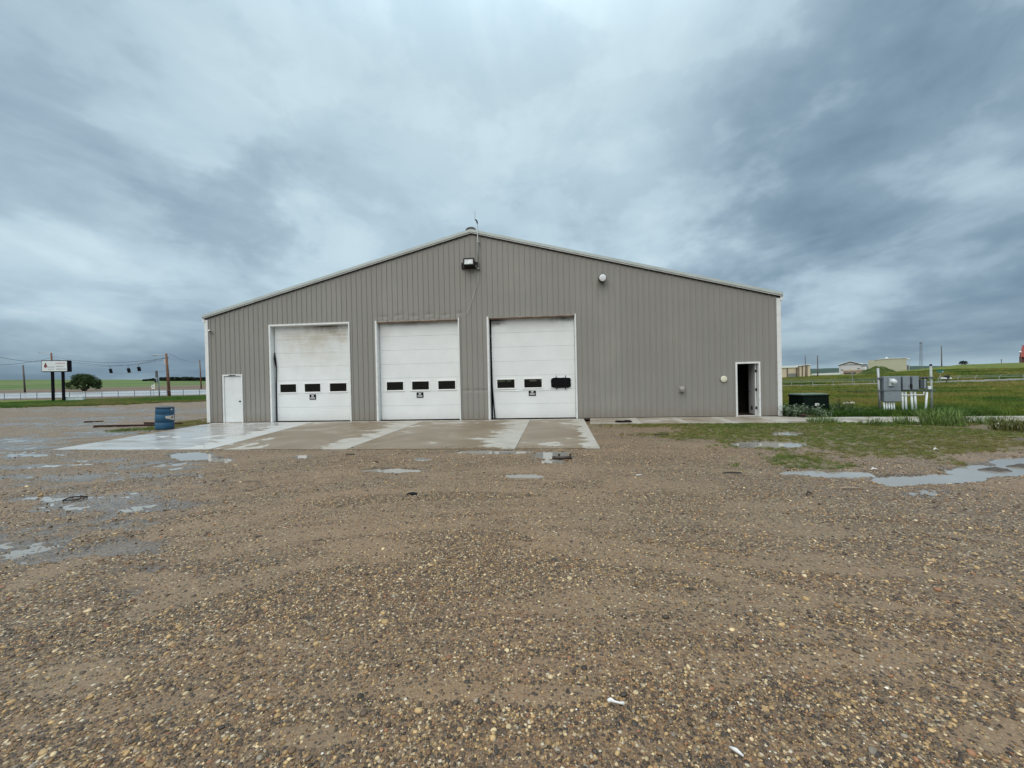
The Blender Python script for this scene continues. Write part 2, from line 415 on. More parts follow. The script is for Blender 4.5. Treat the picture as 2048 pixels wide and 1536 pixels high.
APRON_B = [(0.25, -0.02), (5.02, -0.02), (10.02, -0.02), (14.54, -0.02), (16.72, -0.02)]
APRON_F = [(1.75, -6.92), (6.50, -6.98), (10.27, -7.06), (14.50, -7.11), (16.49, -7.11)]
PATH_N = [(16.78, -2.05), (24.0, -2.42), (31.0, -2.75), (44.0, -3.3)]
def in_slabs(x, y, grow=0.0):
    t = np.clip(-y/7.0, 0, 1)
    xl = 0.25+1.5*t-grow; xr = 16.72-.23*t+grow
    yf = -6.92-.19*np.clip((x-1.75)/14.7, 0, 1)-grow
    a = (x > xl) & (x < xr) & (y > yf) & (y < 0.1)
    yn = np.interp(x, [p[0] for p in PATH_N], [p[1] for p in PATH_N])-grow
    yf2 = np.interp(x, [16, 24.6, 24.7, 44], [0.05, 0.05, -0.55, -1.9])+grow
    b = (x > 16.7) & (x < 44) & (y > yn) & (y < yf2)
    c = (x > -0.2) & (x < 24.6) & (y > -0.02) & (y < 30.2)
    return a | b | c
# puddles as picture ellipses (u, v, half width, half height, weight) laid on the ground
PUDDLES = [(1990, 940, 100, 13, 1), (1880, 958, 90, 10, 1), (2040, 925, 60, 9, 1), (1800, 962, 60, 12, 1), (1850, 985, 60, 10, .8),
           (1680, 949, 80, 7, .9), (1610, 944, 60, 6, .8), (1540, 889, 75, 7, 1), (1575, 868, 36, 4, 1), (2046, 880, 24, 5, 1),
           (1105, 911, 45, 8, 1), (985, 904, 85, 4, 1), (1100, 922, 40, 5, .7), (845, 918, 22, 4, .9), (605, 913, 20, 4, .9),
           (385, 912, 45, 8, 1), (440, 920, 30, 6, .7), (300, 935, 140, 14, .58), (200, 925, 120, 10, .5), (340, 950, 120, 8, .5),
           (60, 905, 90, 8, .6), (1050, 952, 45, 5, .75), (790, 940, 70, 6, .7)]
SHEEN = [(150, 1000, 260, 80, .78), (60, 1080, 190, 60, .75), (280, 1190, 120, 30, .7), (240, 1090, 130, 26, .75), (300, 960, 300, 40, .75), (40, 885, 120, 20, .85), (120, 852, 160, 12, .7),
         (230, 838, 240, 6, .8), (300, 820, 320, 7, .75), (250, 1150, 260, 70, .35), (230, 868, 120, 10, .8), (560, 1000, 160, 30, .35),
         (120, 945, 220, 40, .7), (900, 1020, 200, 20, .3), (1900, 1180, 200, 30, .25)]
def gauss(u, v, L):
    s = np.zeros_like(u)
    for a, b, ru, rv, w in L:
        q = ((u-a)/ru)**2 + ((v-b)/rv)**2
        s = np.maximum(s, w*np.exp(-0.7*q*q))
    return s
TRACKS = [[(1030, 1062), (1089, 1075), (1344, 1100), (1524, 1130), (1724, 1142), (1860, 1150)], [(980, 1078), (1054, 1090), (1344, 1130), (1574, 1185), (1804, 1217), (1950, 1232)],
          [(1500, 1106), (1664, 1126), (1849, 1147), (2060, 1178)], [(1850, 1178), (1924, 1190), (2060, 1226)], [(1250, 1030), (1500, 1052), (1800, 1075), (2060, 1120)],
          [(380, 1120), (600, 1075), (800, 1052), (1000, 1046)], [(200, 1250), (450, 1170), (700, 1112), (880, 1090)], [(500, 1010), (700, 985), (900, 978), (1100, 985), (1300, 1000)], [(-20, 1190), (150, 1120), (330, 1065), (520, 1035)]]
SAND = [(1724, 1325, 170, 26, 1), (1090, 1395, 110, 24, 1), (1450, 1362, 80, 18, .9), (875, 1380, 110, 26, .9), (725, 1100, 100, 24, .8), (550, 1017, 90, 12, .8), (110, 1340, 170, 70, .75),
        (325, 1165, 110, 24, .7), (1000, 960, 260, 26, .6), (1330, 975, 180, 20, .8), (700, 955, 160, 16, .6), (1560, 1010, 160, 14, .7), (1650, 1500, 150, 26, .6), (620, 1480, 120, 30, .6), (1980, 1480, 90, 40, .7)]
def track_mask(u, v):
    m = np.zeros_like(u)
    for T in TRACKS:
        tx = [p[0] for p in T]; ty = [p[1] for p in T]; c = np.interp(u, tx, ty); hw = 6.5 + 0.065*np.maximum(c-1000, 0)
        e = np.clip(np.minimum((u-tx[0])/120+.4, (tx[-1]-u)/120+.4), 0, 1)
        m = np.maximum(m, np.exp(-((v-c)/hw)**2)*e)
    return m
Z_WATER = -0.012
def ground_fields(x, y):
    """height, wetness, gravel, grass, field and hill masks of the ground at plan points"""
    z0 = terrain(x, y); u, v, dep = project(x, y, z0)
    D, X = cam_plan(x, y); r = np.hypot(D, X)
    front = dep > 0.6
    # tyre-worked bands: arcs that come nearer towards both sides
    s = D + 0.045*X*X + 0.35*fbm(x*0.35, y*0.35, 5, 3)
    band = fbm(s*1.55, X*0.20+3, 21, 4, 0.55); patch = fbm(x*0.9, y*0.9, 31, 4)
    tracks = fbm(s*2.6, X*0.16+9, 23, 3, 0.5); lines = fbm(s*7.0+.6*fbm(x*.5, y*.5, 8, 2), X*0.22+4, 29, 3, 0.6); trk = np.where(front, track_mask(u, v), 0); sd_ = np.where(front, gauss(u, v, SAND), 0); sand = np.maximum(0.8*sstep(0.75*tracks+0.40*patch, 0.59, 0.69), sstep(np.maximum(trk, sd_) + 1.2*(patch-.5) + .6*(tracks-.5) + .9*(lines-.5), 0.40, 0.72)); grav = (1-0.86*sand)*(0.60+0.40*sstep(band, .38, .58))*(0.45+0.55*sstep(lines, .36, .56))
    streak = fbm(x*0.55+y*0.15, y*1.9-x*.25, 44, 5, 0.55); fine = fbm(x*3.1, y*3.1, 52, 4)
    near = 1-sstep(r, 45, 70)
    dry = 0.009 + 0.014*(lines-.5)*(1-sstep(r, 18, 30)) + 0.020*(streak-.5) + 0.012*(fine-.5) + 0.010*(band-.5)
    pu = np.where(front, gauss(u, v, PUDDLES), 0); sh = np.where(front, gauss(u, v, SHEEN), 0)
    rag = fbm(x*7.0, y*11.0, 63, 3)
    w2 = sstep(pu + 0.95*(streak-.5) + 0.45*(fine-.5) + 0.55*(rag-.5), 0.40, 0.75)
    sh2 = sstep(sh*1.0 + 1.5*(streak-.5) + 0.6*(fine-.5) + .5*(rag-.5), 0.60, 0.95)
    dry = dry - 0.010*trk*(1-w2)
    dry = np.maximum(dry, Z_WATER+0.004)
    zrel = dry*(1-w2) + (-0.034+0.010*(fine-.5))*w2
    zrel = np.where(sh2 > 0, zrel*(1-0.85*sh2) + (Z_WATER-0.0045+0.010*(fine-.47))*0.85*sh2, zrel)
    wet_any = np.maximum(w2, sh2)
    zrel = np.where(wet_any > 0.02, zrel, np.maximum(zrel, Z_WATER+0.003))
    slab = in_slabs(x, y, 0.03)
    # grass
    gy = np.interp(u, [1170, 1250, 1330, 1460, 1700, 1900, 2048, 2400], [846, 866, 884, 920, 946, 922, 896, 880])
    gn = fbm(x*0.8, y*0.8, 71, 5)
    patchg = np.where(front & (u > 1165) & (y < -1.9), sstep((gy-v)/34.0 + 3.4*(gn-.5), 0.05, 0.95), 0)
    verge = np.where((x > 16.7) & (y < -1.9), 1-sstep(np.abs(y-np.interp(x, [p[0] for p in PATH_N], [p[1] for p in PATH_N])+0.35), 0.25, 0.8), 0)*0.9
    field = np.where((x > 24.45) & (y > -1.6), 1.0, 0.0)
    field = np.maximum(field, np.where((x > 33) & (y > -4.5), 1.0, 0))
    rv0 = np.interp(u, [1540, 1800, 1900, 2048, 2600], [774, 769.5, 767, 764, 757]); rv1 = np.interp(u, [1540, 1800, 1900, 2048, 2600], [771, 764.5, 761.5, 756, 745])
    droad = np.where(front & (u > 1540) & (v < rv0) & (v > rv1) & (D < 80), 1.0, 0)
    lb = np.interp(u, [-400, 0, 200, 420], [822, 815.5, 811, 801.5]); lt = np.interp(u, [-400, 0, 200, 420], [806, 799.5, 797.5, 791.5])
    lband = np.where(front & (u < 600), sstep(lb + 5*(gn-.5) - v, -.8, 1.2)*sstep(v-lt, -.5, .5), 0)
    lband = np.where(front & (u < 440), lband, np.where((x < 0) & (D > 44) & (D < 62), 1, 0)*(u < 1024))
    sidegr = np.where((x < 0.35) & (x > -2.2) & (y > -2.6) & (y < 3), sstep(gn+0.25-np.abs(x+0.5)*.22, .3, .55), 0)*0.7
    back = np.where((D > 60) | (r > 70), 1.0, 0)
    grass = np.maximum.reduce([patchg*(1-0.9*w2), verge, field, lband, sidegr, np.where((u > 1024) | ~front, back, 0)])
    grass = np.where(droad > 0, 0, grass)
    mrv = np.interp(u, [-400, 0, 300, 420, 900], [783, 780.5, 773, 770, 765])
    hill = np.where((D > 130) & front & (u < 1024), sstep(mrv-v, -0.8, 0.8), 0)
    farh = np.where((D > 500) & (u > 1024), 1.0, 0)
    brown = np.where(front & (u < 1024) & (D > 62), 1-hill, 0)
    slab_in = in_slabs(x, y, -0.05)
    z = z0 + zrel*near*(1-0.5*np.clip(field, 0, 1))
    edge = in_slabs(x, y, 0.12)
    z = np.where(edge & (wet_any < .05), np.maximum(z, 0.004), z)
    z = np.where(slab_in, -0.10, np.where(slab, np.minimum(z, 0.004), z))
    bump = (fbm(x*0.12, y*0.12, 91, 4)-.5)*0.5*sstep(r, 30, 60)*np.clip(field+back, 0, 1)*np.where(u > 1024, 1, 0.0)*np.where(front, 1, 0)
    z = z + bump*np.where(droad > 0, 0.2, 1)*0.5
    return dict(z=z, z0=z0, u=u, v=v, D=D, X=X, r=r, grav=grav, wet=wet_any, grass=grass, brown=brown, hill=hill, farh=farh, droad=droad,
                patchg=patchg, verge=verge, field=field, lband=lband, sidegr=sidegr, slab=in_slabs(x, y, 0.05), damp=np.clip(np.maximum(sh*.7, sstep(pu+.5*(streak-.5), .08, .5)), 0, 1), w2=w2, sh2=sh2, front=front)
def gz(x, y):
    f = ground_fields(np.array([float(x)]), np.array([float(y)])); return float(f['z'][0])

def build_ground():
    fine = np.radians(np.arange(-57, 57.01, 0.2)); coarse = np.radians(np.arange(60, 300.1, 3.0))
    ang = np.concatenate([fine, coarse]); n = len(ang)
    rad = [0.9]
    while rad[-1] < 2600: rad.append(rad[-1]*(1.0115 if rad[-1] < 70 else 1.03))
    rad = np.array(rad); R, A = np.meshgrid(rad, ang, indexing='ij')
    x = CAM[0] + R*np.sin(A+YAW); y = CAM[1] + R*np.cos(A+YAW)
    f = ground_fields(x.ravel(), y.ravel())
    V = np.stack([x.ravel(), y.ravel(), f['z']], -1); V = np.vstack([V, [[CAM[0], CAM[1], 0.005]]])
    m = len(rad)
    i, j = np.meshgrid(np.arange(m-1), np.arange(n), indexing='ij'); j2 = (j+1) % n
    q = np.stack([i*n+j, (i+1)*n+j, (i+1)*n+j2, i*n+j2], -1).reshape(-1, 4)[:, ::-1]
    tri = np.stack([np.full(n, m*n), np.arange(n), (np.arange(n)+1) % n], -1)[:, ::-1]
    me = bpy.data.meshes.new('ground'); me.vertices.add(len(V)); me.vertices.foreach_set('co', V.ravel())
    loops = np.concatenate([q.ravel(), tri.ravel()]); me.loops.add(len(loops)); me.loops.foreach_set('vertex_index', loops.astype(np.int32))
    nf = len(q)+len(tri); me.polygons.add(nf)
    me.polygons.foreach_set('loop_start', np.concatenate([np.arange(len(q))*4, len(q)*4+np.arange(len(tri))*3]).astype(np.int32))
    me.update(calc_edges=True); me.validate()
    me.shade_smooth()
    def attr(nm, *ch):
        a = me.attributes.new(nm, 'FLOAT_COLOR', 'POINT')
        c = np.zeros((len(V), 4), np.float32); c[:, 3] = 1
        for k, arr in enumerate(ch): c[:-1, k] = arr
        a.data.foreach_set('color', c.ravel())
    attr('zone_a', f['grav'], f['grass'], f['wet'])
    attr('zone_b', f['brown'], f['hill'], np.maximum(f['farh'], 0))
    attr('zone_c', f['droad'], np.where(f['field']+f['lband'] > 0.5, 1.0, 0), f['damp'])
    me.materials.append(ground_mat())
    o = bpy.data.objects.new('ground', me); COL.objects.link(o)
    tag(o, kind='structure')
    return o

def ground_mat():
    m = bpy.data.materials.new('gravel_ground'); m.use_nodes = True; t = NT(m.node_tree)
    pos = t.n('ShaderNodeNewGeometry').outputs['Position']
    za = t.n('ShaderNodeSeparateColor', {0: t.n('ShaderNodeAttribute', attribute_name='zone_a').outputs['Color']})
    zb = t.n('ShaderNodeSeparateColor', {0: t.n('ShaderNodeAttribute', attribute_name='zone_b').outputs['Color']})
    zc = t.n('ShaderNodeSeparateColor', {0: t.n('ShaderNodeAttribute', attribute_name='zone_c').outputs['Color']})
    big = t.noise(pos, 0.23, 5, 0.6); mid = t.noise(pos, 1.6, 6, 0.62); fine = t.noise(pos, 30, 5, 0.7); grit = t.noise(pos, 140, 3, 0.7)
    mud = t.mix(t.ss(big, 0.38, 0.62), (0.172, 0.120, 0.070), (0.222, 0.126, 0.060))
    mud = t.mix(t.m('MULTIPLY', t.ss(mid, 0.40, 0.66), 0.7), mud, (0.155, 0.098, 0.053))
    sx = t.n('ShaderNodeSeparateXYZ', {0: pos})
    red = t.m('MULTIPLY', t.ss(t.noise(pos, 0.5, 5, 0.7, 0.5), 0.55, 0.70), 0.6)
    mud = t.mix(red, mud, (0.250, 0.122, 0.060))
    mud = t.mix(t.m('MULTIPLY', t.ss(fine, 0.45, 0.75), 0.5), mud, (0.262, 0.186, 0.110))
    mud = t.mix(t.m('MULTIPLY', t.ss(grit, 0.52, 0.72), 0.55), mud, (0.100, 0.076, 0.055))
    gv = t.n('ShaderNodeTexVoronoi', {'Vector': pos, 'Scale': 120.0}, feature='F1')
    gc = t.n('ShaderNodeSeparateColor', {0: gv.outputs['Color']})
    mud = t.mix(t.m('MULTIPLY', t.ss(gc.outputs[0], 0.72, 0.80), 0.65), mud, (0.055, 0.038, 0.025))
    mud = t.mix(t.m('MULTIPLY', t.ss(gc.outputs[1], 0.86, 0.90), 0.65), mud, (0.34, 0.26, 0.155))
    vor = t.n('ShaderNodeTexVoronoi', {'Vector': pos, 'Scale': 48.0, 'Randomness': 1.0}, feature='F1')
    cell = t.n('ShaderNodeSeparateColor', {0: vor.outputs['Color']})
    peb = t.ramp(cell.outputs[0], [(0.0, (0.034, 0.028, 0.024)), (0.30, (0.085, 0.062, 0.044)), (0.55, (0.165, 0.108, 0.060)), (0.72, (0.25, 0.165, 0.080)),
                                   (0.88, (0.36, 0.27, 0.155)), (1.0, (0.52, 0.45, 0.34))])
    stone = t.m('MULTIPLY', t.ss(vor.outputs['Distance'], 0.62, 0.42), t.ss(t.m('ADD', za.outputs[0], t.m('MULTIPLY', cell.outputs[1], 0.8)), 0.62, 0.72))
    rnd = t.ss(vor.outputs['Distance'], 0.7, 0.30)
    mud = t.mix(t.m('MULTIPLY', t.ss(za.outputs[0], 0.45, 0.10), 0.45), mud, (0.212, 0.146, 0.086))
    gap = t.mix(t.m('MULTIPLY', za.outputs[0], 0.55), mud, (0.070, 0.048, 0.030))
    yard = t.mix(stone, gap, peb)
    # soil seen between the grass, and far grass cover
    gn = t.noise(t.scl(pos, (1, 1, 1)), 0.55, 6, 0.65); gl = t.noise(t.scl(pos, (0.10, 0.10, 1)), 1.0, 5, 0.6)
    grs = t.mix(t.ss(gn, 0.36, 0.64), (0.075, 0.118, 0.018), (0.155, 0.168, 0.034))
    grs = t.mix(t.m('MULTIPLY', t.ss(gl, 0.46, 0.62), 0.65), grs, (0.165, 0.140, 0.060))
    grs = t.mix(t.m('MULTIPLY', t.ss(t.noise(pos, 7, 4), 0.5, 0.7), 0.5), grs, (0.045, 0.060, 0.016))
    gm = t.ss(t.m('ADD', za.outputs[1], t.m('MULTIPLY', t.m('SUBTRACT', mid, 0.5), 0.5)), 0.35, 0.75)
    gm = t.m('MULTIPLY', gm, t.lin(zc.outputs[1], 0, 1, 0.25, 1.0))
    col = t.mix(gm, yard, grs)
    brn = t.mix(t.ss(t.noise(t.scl(pos, (.004, .03, 1)), 1, 4), .35, .65), (0.125, 0.092, 0.066), (0.165, 0.128, 0.095))
    col = t.mix(zb.outputs[0], col, brn)
    hg = t.noise(t.scl(pos, (0.004, 0.012, 1)), 1.0, 5, 0.6)
    hill = t.mix(t.ss(hg, 0.40, 0.60), (0.058, 0.110, 0.030), (0.115, 0.160, 0.056))
    hill = t.mix(t.m('MULTIPLY', t.ss(t.noise(t.scl(pos, (.03, .06, .05)), 1, 5), .48, .62), .6), hill, (0.13, 0.125, 0.06))
    col = t.mix(zb.outputs[1], col, hill)
    fh = t.mix(t.ss(t.noise(pos, 0.01, 5, .6), 0.42, 0.6), (0.028, 0.052, 0.045), (0.060, 0.085, 0.060))
    col = t.mix(zb.outputs[2], col, fh)
    col = t.mix(zc.outputs[0], col, t.mix(t.ss(mid, .3, .7), (0.16, 0.135, 0.11), (0.22, 0.19, 0.155)))
    damp = t.m('MULTIPLY', zc.outputs[2], t.ss(t.noise(t.scl(pos, (.8, 2.2, 1)), 1.0, 5), 0.35, 0.6))
    wet = t.ss(t.m('ADD', t.m('MAXIMUM', za.outputs[2], t.m('MULTIPLY', damp, 0.75)), t.m('MULTIPLY', t.m('SUBTRACT', mid, 0.5), 0.7)), 0.15, 0.75)
    col = t.mix(t.m('MULTIPLY', wet, 0.75), col, (0.48, 0.46, 0.44), 'MULTIPLY')
    rough = t.lin(wet, 0, 1, 0.58, 0.16)
    rough = t.m('MAXIMUM', rough, t.m('MULTIPLY', t.m('MAXIMUM', gm, t.m('MAXIMUM', zb.outputs[0], zb.outputs[1])), 0.85))
    spec = t.lin(t.m('MAXIMUM', gm, t.m('MAXIMUM', zb.outputs[0], t.m('MAXIMUM', zb.outputs[1], zb.outputs[2]))), 0, 1, 0.5, 0.12)
    hgt = t.m('ADD', t.m('MULTIPLY', t.m('MULTIPLY', rnd, stone), 1.0), t.m('MULTIPLY', fine, 0.55))
    bp = t.n('ShaderNodeBump', {'Strength': t.lin(wet, 0, 1, 0.75, 0.22), 'Distance': 0.012, 'Height': hgt})
    b = t.n('ShaderNodeBsdfPrincipled', {'Base Color': col, 'Roughness': rough, 'Normal': bp.outputs[0], 'Specular IOR Level': spec})
    t.n('ShaderNodeOutputMaterial', {0: b.outputs[0]})
    return m
build_ground()

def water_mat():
    m = bpy.data.materials.new('silty_sky_tint_water'); m.use_nodes = True; t = NT(m.node_tree)
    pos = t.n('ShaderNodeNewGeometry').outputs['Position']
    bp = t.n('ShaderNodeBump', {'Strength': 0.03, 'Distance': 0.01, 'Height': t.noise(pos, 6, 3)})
    b = t.n('ShaderNodeBsdfPrincipled', {'Base Color': t.mix(t.noise(pos, 1.5, 4), (0.22, 0.205, 0.18), (0.28, 0.265, 0.24)), 'Roughness': 0.035, 'IOR': 1.33,  # silt tone paled further so the colour carries the bright sky reflection
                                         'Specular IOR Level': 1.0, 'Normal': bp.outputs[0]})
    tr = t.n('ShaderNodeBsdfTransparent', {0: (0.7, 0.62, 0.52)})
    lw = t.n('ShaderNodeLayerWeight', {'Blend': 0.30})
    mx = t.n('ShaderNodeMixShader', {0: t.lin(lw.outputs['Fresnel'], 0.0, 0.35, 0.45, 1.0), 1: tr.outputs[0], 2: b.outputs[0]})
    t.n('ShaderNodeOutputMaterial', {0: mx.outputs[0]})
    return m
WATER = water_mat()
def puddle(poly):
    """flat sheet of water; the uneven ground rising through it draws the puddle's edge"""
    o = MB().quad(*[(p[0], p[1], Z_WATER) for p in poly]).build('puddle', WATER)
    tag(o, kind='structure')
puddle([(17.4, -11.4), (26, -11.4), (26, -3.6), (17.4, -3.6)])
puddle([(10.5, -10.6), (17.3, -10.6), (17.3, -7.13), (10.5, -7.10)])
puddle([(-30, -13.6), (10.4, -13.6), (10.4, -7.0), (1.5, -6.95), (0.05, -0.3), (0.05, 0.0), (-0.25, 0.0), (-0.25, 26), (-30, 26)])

# ------------------------------------------------------------------ concrete apron and footpath
def slab_obj(parent, P, top, thick, wetness):
    """one poured slab from four plan corners (back left, back right, front right, front left)"""
    bl, br, fr, fl = [np.array(p, float) for p in P]
    nx, ny = 10, 14; mb = MB(); at_ = []
    gap = 0.006
    def pt(s, q): return (bl*(1-s)+br*s)*(1-q) + (fl*(1-s)+fr*s)*q
    w = np.linalg.norm(br-bl); h = np.linalg.norm(fl-bl); es, eq = gap/w, gap/h
    for j in range(ny+1):
        for i in range(nx+1):
            s = es+(1-2*es)*i/nx; q = eq+(1-2*eq)*j/ny; p = pt(s, q)
            edge = i in (0, nx) or j in (0, ny)
            mb.v.append((p[0], p[1], top-(0.006 if edge else 0))); at_.append((s*2-1, 1-q, wetness))
    for j in range(ny):
        for i in range(nx):
            a = j*(nx+1)+i; mb.f.append((a, a+nx+1, a+nx+2, a+1))
    ring = [i for i in range(nx+1)] + [j*(nx+1)+nx for j in range(1, ny+1)] + [ny*(nx+1)+i for i in range(nx-1, -1, -1)] + [j*(nx+1) for j in range(ny-1, 0, -1)]
    b0 = len(mb.v)
    for k in ring:
        x, y, z = mb.v[k]; mb.v.append((x, y, z-thick)); at_.append(at_[k])
    for k in range(len(ring)):
        k2 = (k+1) % len(ring); mb.f.append((ring[k], ring[k2], b0+k2, b0+k))
    o = mb.build('slab', CONCRETE, parent)
    a = o.data.attributes.new('slab', 'FLOAT_VECTOR', 'POINT'); a.data.foreach_set('vector', np.array(at_, np.float32).ravel())
    return o
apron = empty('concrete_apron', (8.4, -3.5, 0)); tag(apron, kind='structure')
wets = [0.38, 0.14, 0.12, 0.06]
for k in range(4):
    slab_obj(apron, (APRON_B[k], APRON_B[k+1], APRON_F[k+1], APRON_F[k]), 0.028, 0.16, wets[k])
path = empty('footpath', (24, -1.3, 0)); tag(path, kind='structure')
xs = [16.76, 18.6, 20.2, 21.8, 23.4, 24.95, 27.2, 29.4, 31.6, 33.9, 36.2, 38.6, 41.0]
def pn(x): return float(np.interp(x, [p[0] for p in PATH_N], [p[1] for p in PATH_N]))
def pf(x): return -0.02 if x < 24.7 else float(np.interp(x, [24.7, 44], [-0.55, -1.9]))
for k in range(len(xs)-1):
    a, b = xs[k], xs[k+1]; mid = (a+b)/2
    slab_obj(path, ((a+.22, pf(mid)), (b+.22, pf(mid) if mid < 24 else pf(b)), (b, pn(b)), (a, pn(a))), 0.034, 0.16, -1.0 if mid > 24 else -0.42)

# ------------------------------------------------------------------ main building
W, EAVE, RIDGE, XR, LEN = 24.4, 4.778, 7.910, 12.2, 30.0
def roof_z(x): return EAVE + (RIDGE-EAVE)*(1-abs(x-XR)/XR)
shop = empty('metal_shop_building', (XR, 0, 0), 'large taupe ribbed-metal workshop with three white overhead doors', 'building')
DOORS = [(3.106, 6.719, 4.27), (7.987, 11.555, 4.27), (12.854, 16.437, 4.27)]
WALKS = [(0.794, 1.709, 2.161), (22.720, 23.611, 2.161)]
OPEN = DOORS + WALKS
def dent(x, z):
    d = 0.0
    if 7.9 < x < 11.7: d += 0.016*math.exp(-((z-4.52-0.03*math.sin(x*5))/0.07)**2)*(0.5+0.5*math.sin(x*9.3)) + 0.010*math.exp(-((z-4.38)/0.05)**2)*math.sin(x*14)
    if 11.4 < x < 13.0: d += 0.020*math.exp(-((z-1.26)/0.06)**2)*(0.6+.4*math.sin(x*17))
    return d
PER = 0.2286
def sheet_profile(xa, xb):
    out = [(xa, 0.0)]
    k = math.floor(xa/PER)-1
    while k*PER < xb+PER:
        c = k*PER
        for dx, dy in ((-0.026, 0.0), (-0.015, -0.024), (0.015, -0.024), (0.026, 0.0)):
            if xa+1e-4 < c+dx < xb-1e-4: out.append((c+dx, dy))
        k += 1
    out.append((xb, 0.0)); return out
def wall_sheet(xa, xb):
    prof = sheet_profile(xa, xb)
    cuts = set(x for o_ in OPEN for x in o_[:2] if xa < x < xb)
    if xa < XR < xb: cuts.add(XR)
    px = [p[0] for p in prof]; py = [p[1] for p in prof]
    allx = sorted(set(px) | cuts)
    mb = MB(); dented = (xb > 7.8 and xa < 13.1)
    for a, b in zip(allx[:-1], allx[1:]):
        ya, yb = np.interp(a, px, py), np.interp(b, px, py); mid = (a+b)/2
        z0 = 0.035
        for o0, o1, oh in OPEN:
            if o0 < mid < o1: z0 = oh
        zs = [z0]
        if dented:
            for lo, hi in ((1.05, 1.5), (4.28, 4.75)):
                zz = lo
                while zz <= hi:
                    if zz > z0+0.01: zs.append(zz)
                    zz += 0.045
        for k, z in enumerate(zs):
            za = z; zb2 = zs[k+1] if k+1 < len(zs) else None
            ta, tb = (zb2, zb2) if zb2 else (roof_z(a)-0.01, roof_z(b)-0.01)
            mb.quad((a, ya+dent(a, za), za), (b, yb+dent(b, za), za), (b, yb+(dent(b, tb) if zb2 else 0), tb), (a, ya+(dent(a, ta) if zb2 else 0), ta))
    mb.build('wall_panel', SIDING, shop)
x = 0.08
edges_x = [0.08] + [0.9144*k-0.03 for k in range(1, 27)] + [W-0.08]
for a, b in zip(edges_x[:-1], edges_x[1:]): wall_sheet(a, b)
# other walls, seen only at the corners, with the same ribs
def side_wall(xw, sgn):
    mb = MB(); y = 0.06
    while y < LEN:
        y2 = min(y+PER, LEN)
        o_ = sgn*0.024
        for a, b, da, db in ((y, y2-.052, 0, 0), (y2-.052, y2-.041, 0, o_), (y2-.041, y2-.011, o_, o_), (y2-.011, y2, o_, 0)):
            P = [(xw+da, a, 0.0), (xw+db, b, 0.0), (xw+db, b, EAVE), (xw+da, a, EAVE)]
            mb.quad(*(P if sgn > 0 else P[::-1]))
        y = y2
    mb.build('side_wall', SIDING, shop)
side_wall(0.03, -1); side_wall(W-0.03, 1)
# rear wall with the two small windows that show through the near door's glass
rw = MB(); yb = LEN
rear_open = []
for (u0, v0, u1, v1) in ((996, 760, 1010, 764), (1014, 759, 1022, 763.5), (1059, 758.5, 1073, 763), (1080, 757, 1087, 763)):
    p, q = wallp(u0, v1, yb), wallp(u1, v0, yb); rear_open.append((p[0], q[0], p[2], q[2]))
xs_ = sorted({0.05, W-0.05, XR} | {o_[0] for o_ in rear_open} | {o_[1] for o_ in rear_open})
for a, b in zip(xs_[:-1], xs_[1:]):
    mid = (a+b)/2; hit = [o_ for o_ in rear_open if o_[0] < mid < o_[1]]
    spans = [(0, None)] if not hit else [(0, hit[0][2]), (hit[0][3], None)]
    for lo, hi in spans:
        rw.quad((b, yb, lo), (a, yb, lo), (a, yb, hi or roof_z(a)-.02), (b, yb, hi or roof_z(b)-.02))
rw.build('rear_wall', SIDING, shop)
# lining so that the inside is dark
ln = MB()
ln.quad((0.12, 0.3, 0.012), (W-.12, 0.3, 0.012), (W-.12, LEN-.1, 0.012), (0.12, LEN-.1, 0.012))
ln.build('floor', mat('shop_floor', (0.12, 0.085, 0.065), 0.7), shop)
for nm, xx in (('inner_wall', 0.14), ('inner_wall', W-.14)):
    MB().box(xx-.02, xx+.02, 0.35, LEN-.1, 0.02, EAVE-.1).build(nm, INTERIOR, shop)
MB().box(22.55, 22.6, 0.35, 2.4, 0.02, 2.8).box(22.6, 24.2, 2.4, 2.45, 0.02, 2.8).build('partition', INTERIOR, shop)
# roof
for s in (-1, 1):
    e = XR + s*(XR+0.09); ze = roof_z(0)-0.09*(RIDGE-EAVE)/XR; up = 0.03
    mb = MB()
    A, B = (e, ze+up), (XR, RIDGE+up)
    poly = [A, B, (B[0], B[1]+.05), (A[0], A[1]+.05)]
    if s > 0: poly = poly[::-1]
    mb.prism(poly, -0.06, LEN+.1)
    k = 0.5
    while k < LEN:                                # standing ribs up the slope
        mb.prism([(p[0], p[1]+.05) for p in ((e, ze+up), (XR, RIDGE+up), (XR, RIDGE+up+.03), (e, ze+up+.03))][::(1 if s < 0 else -1)], k, k+.05); k += .6
    mb.build('roof', mat('white_roof', (0.62, 0.66, 0.66), 0.4, var=.05), shop)
    def rake(name, lo, hi, y0, y1, m):
        P = [(e, ze+lo), (XR, RIDGE+lo), (XR, RIDGE+hi), (e, ze+hi)]
        MB().prism(P if s < 0 else P[::-1], y0, y1).build(name, m, shop)
    rake('rake_trim', -0.005, 0.105, -0.115, -0.063, mat('pale_rake', (0.44, 0.49, 0.48), 0.4, var=.05))
    rake('rake_edge', -0.050, -0.010, -0.085, -0.05, WHITE)
    rake('rake_shadow_gap', -0.085, -0.054, -0.052, -0.03, DARKMETAL)
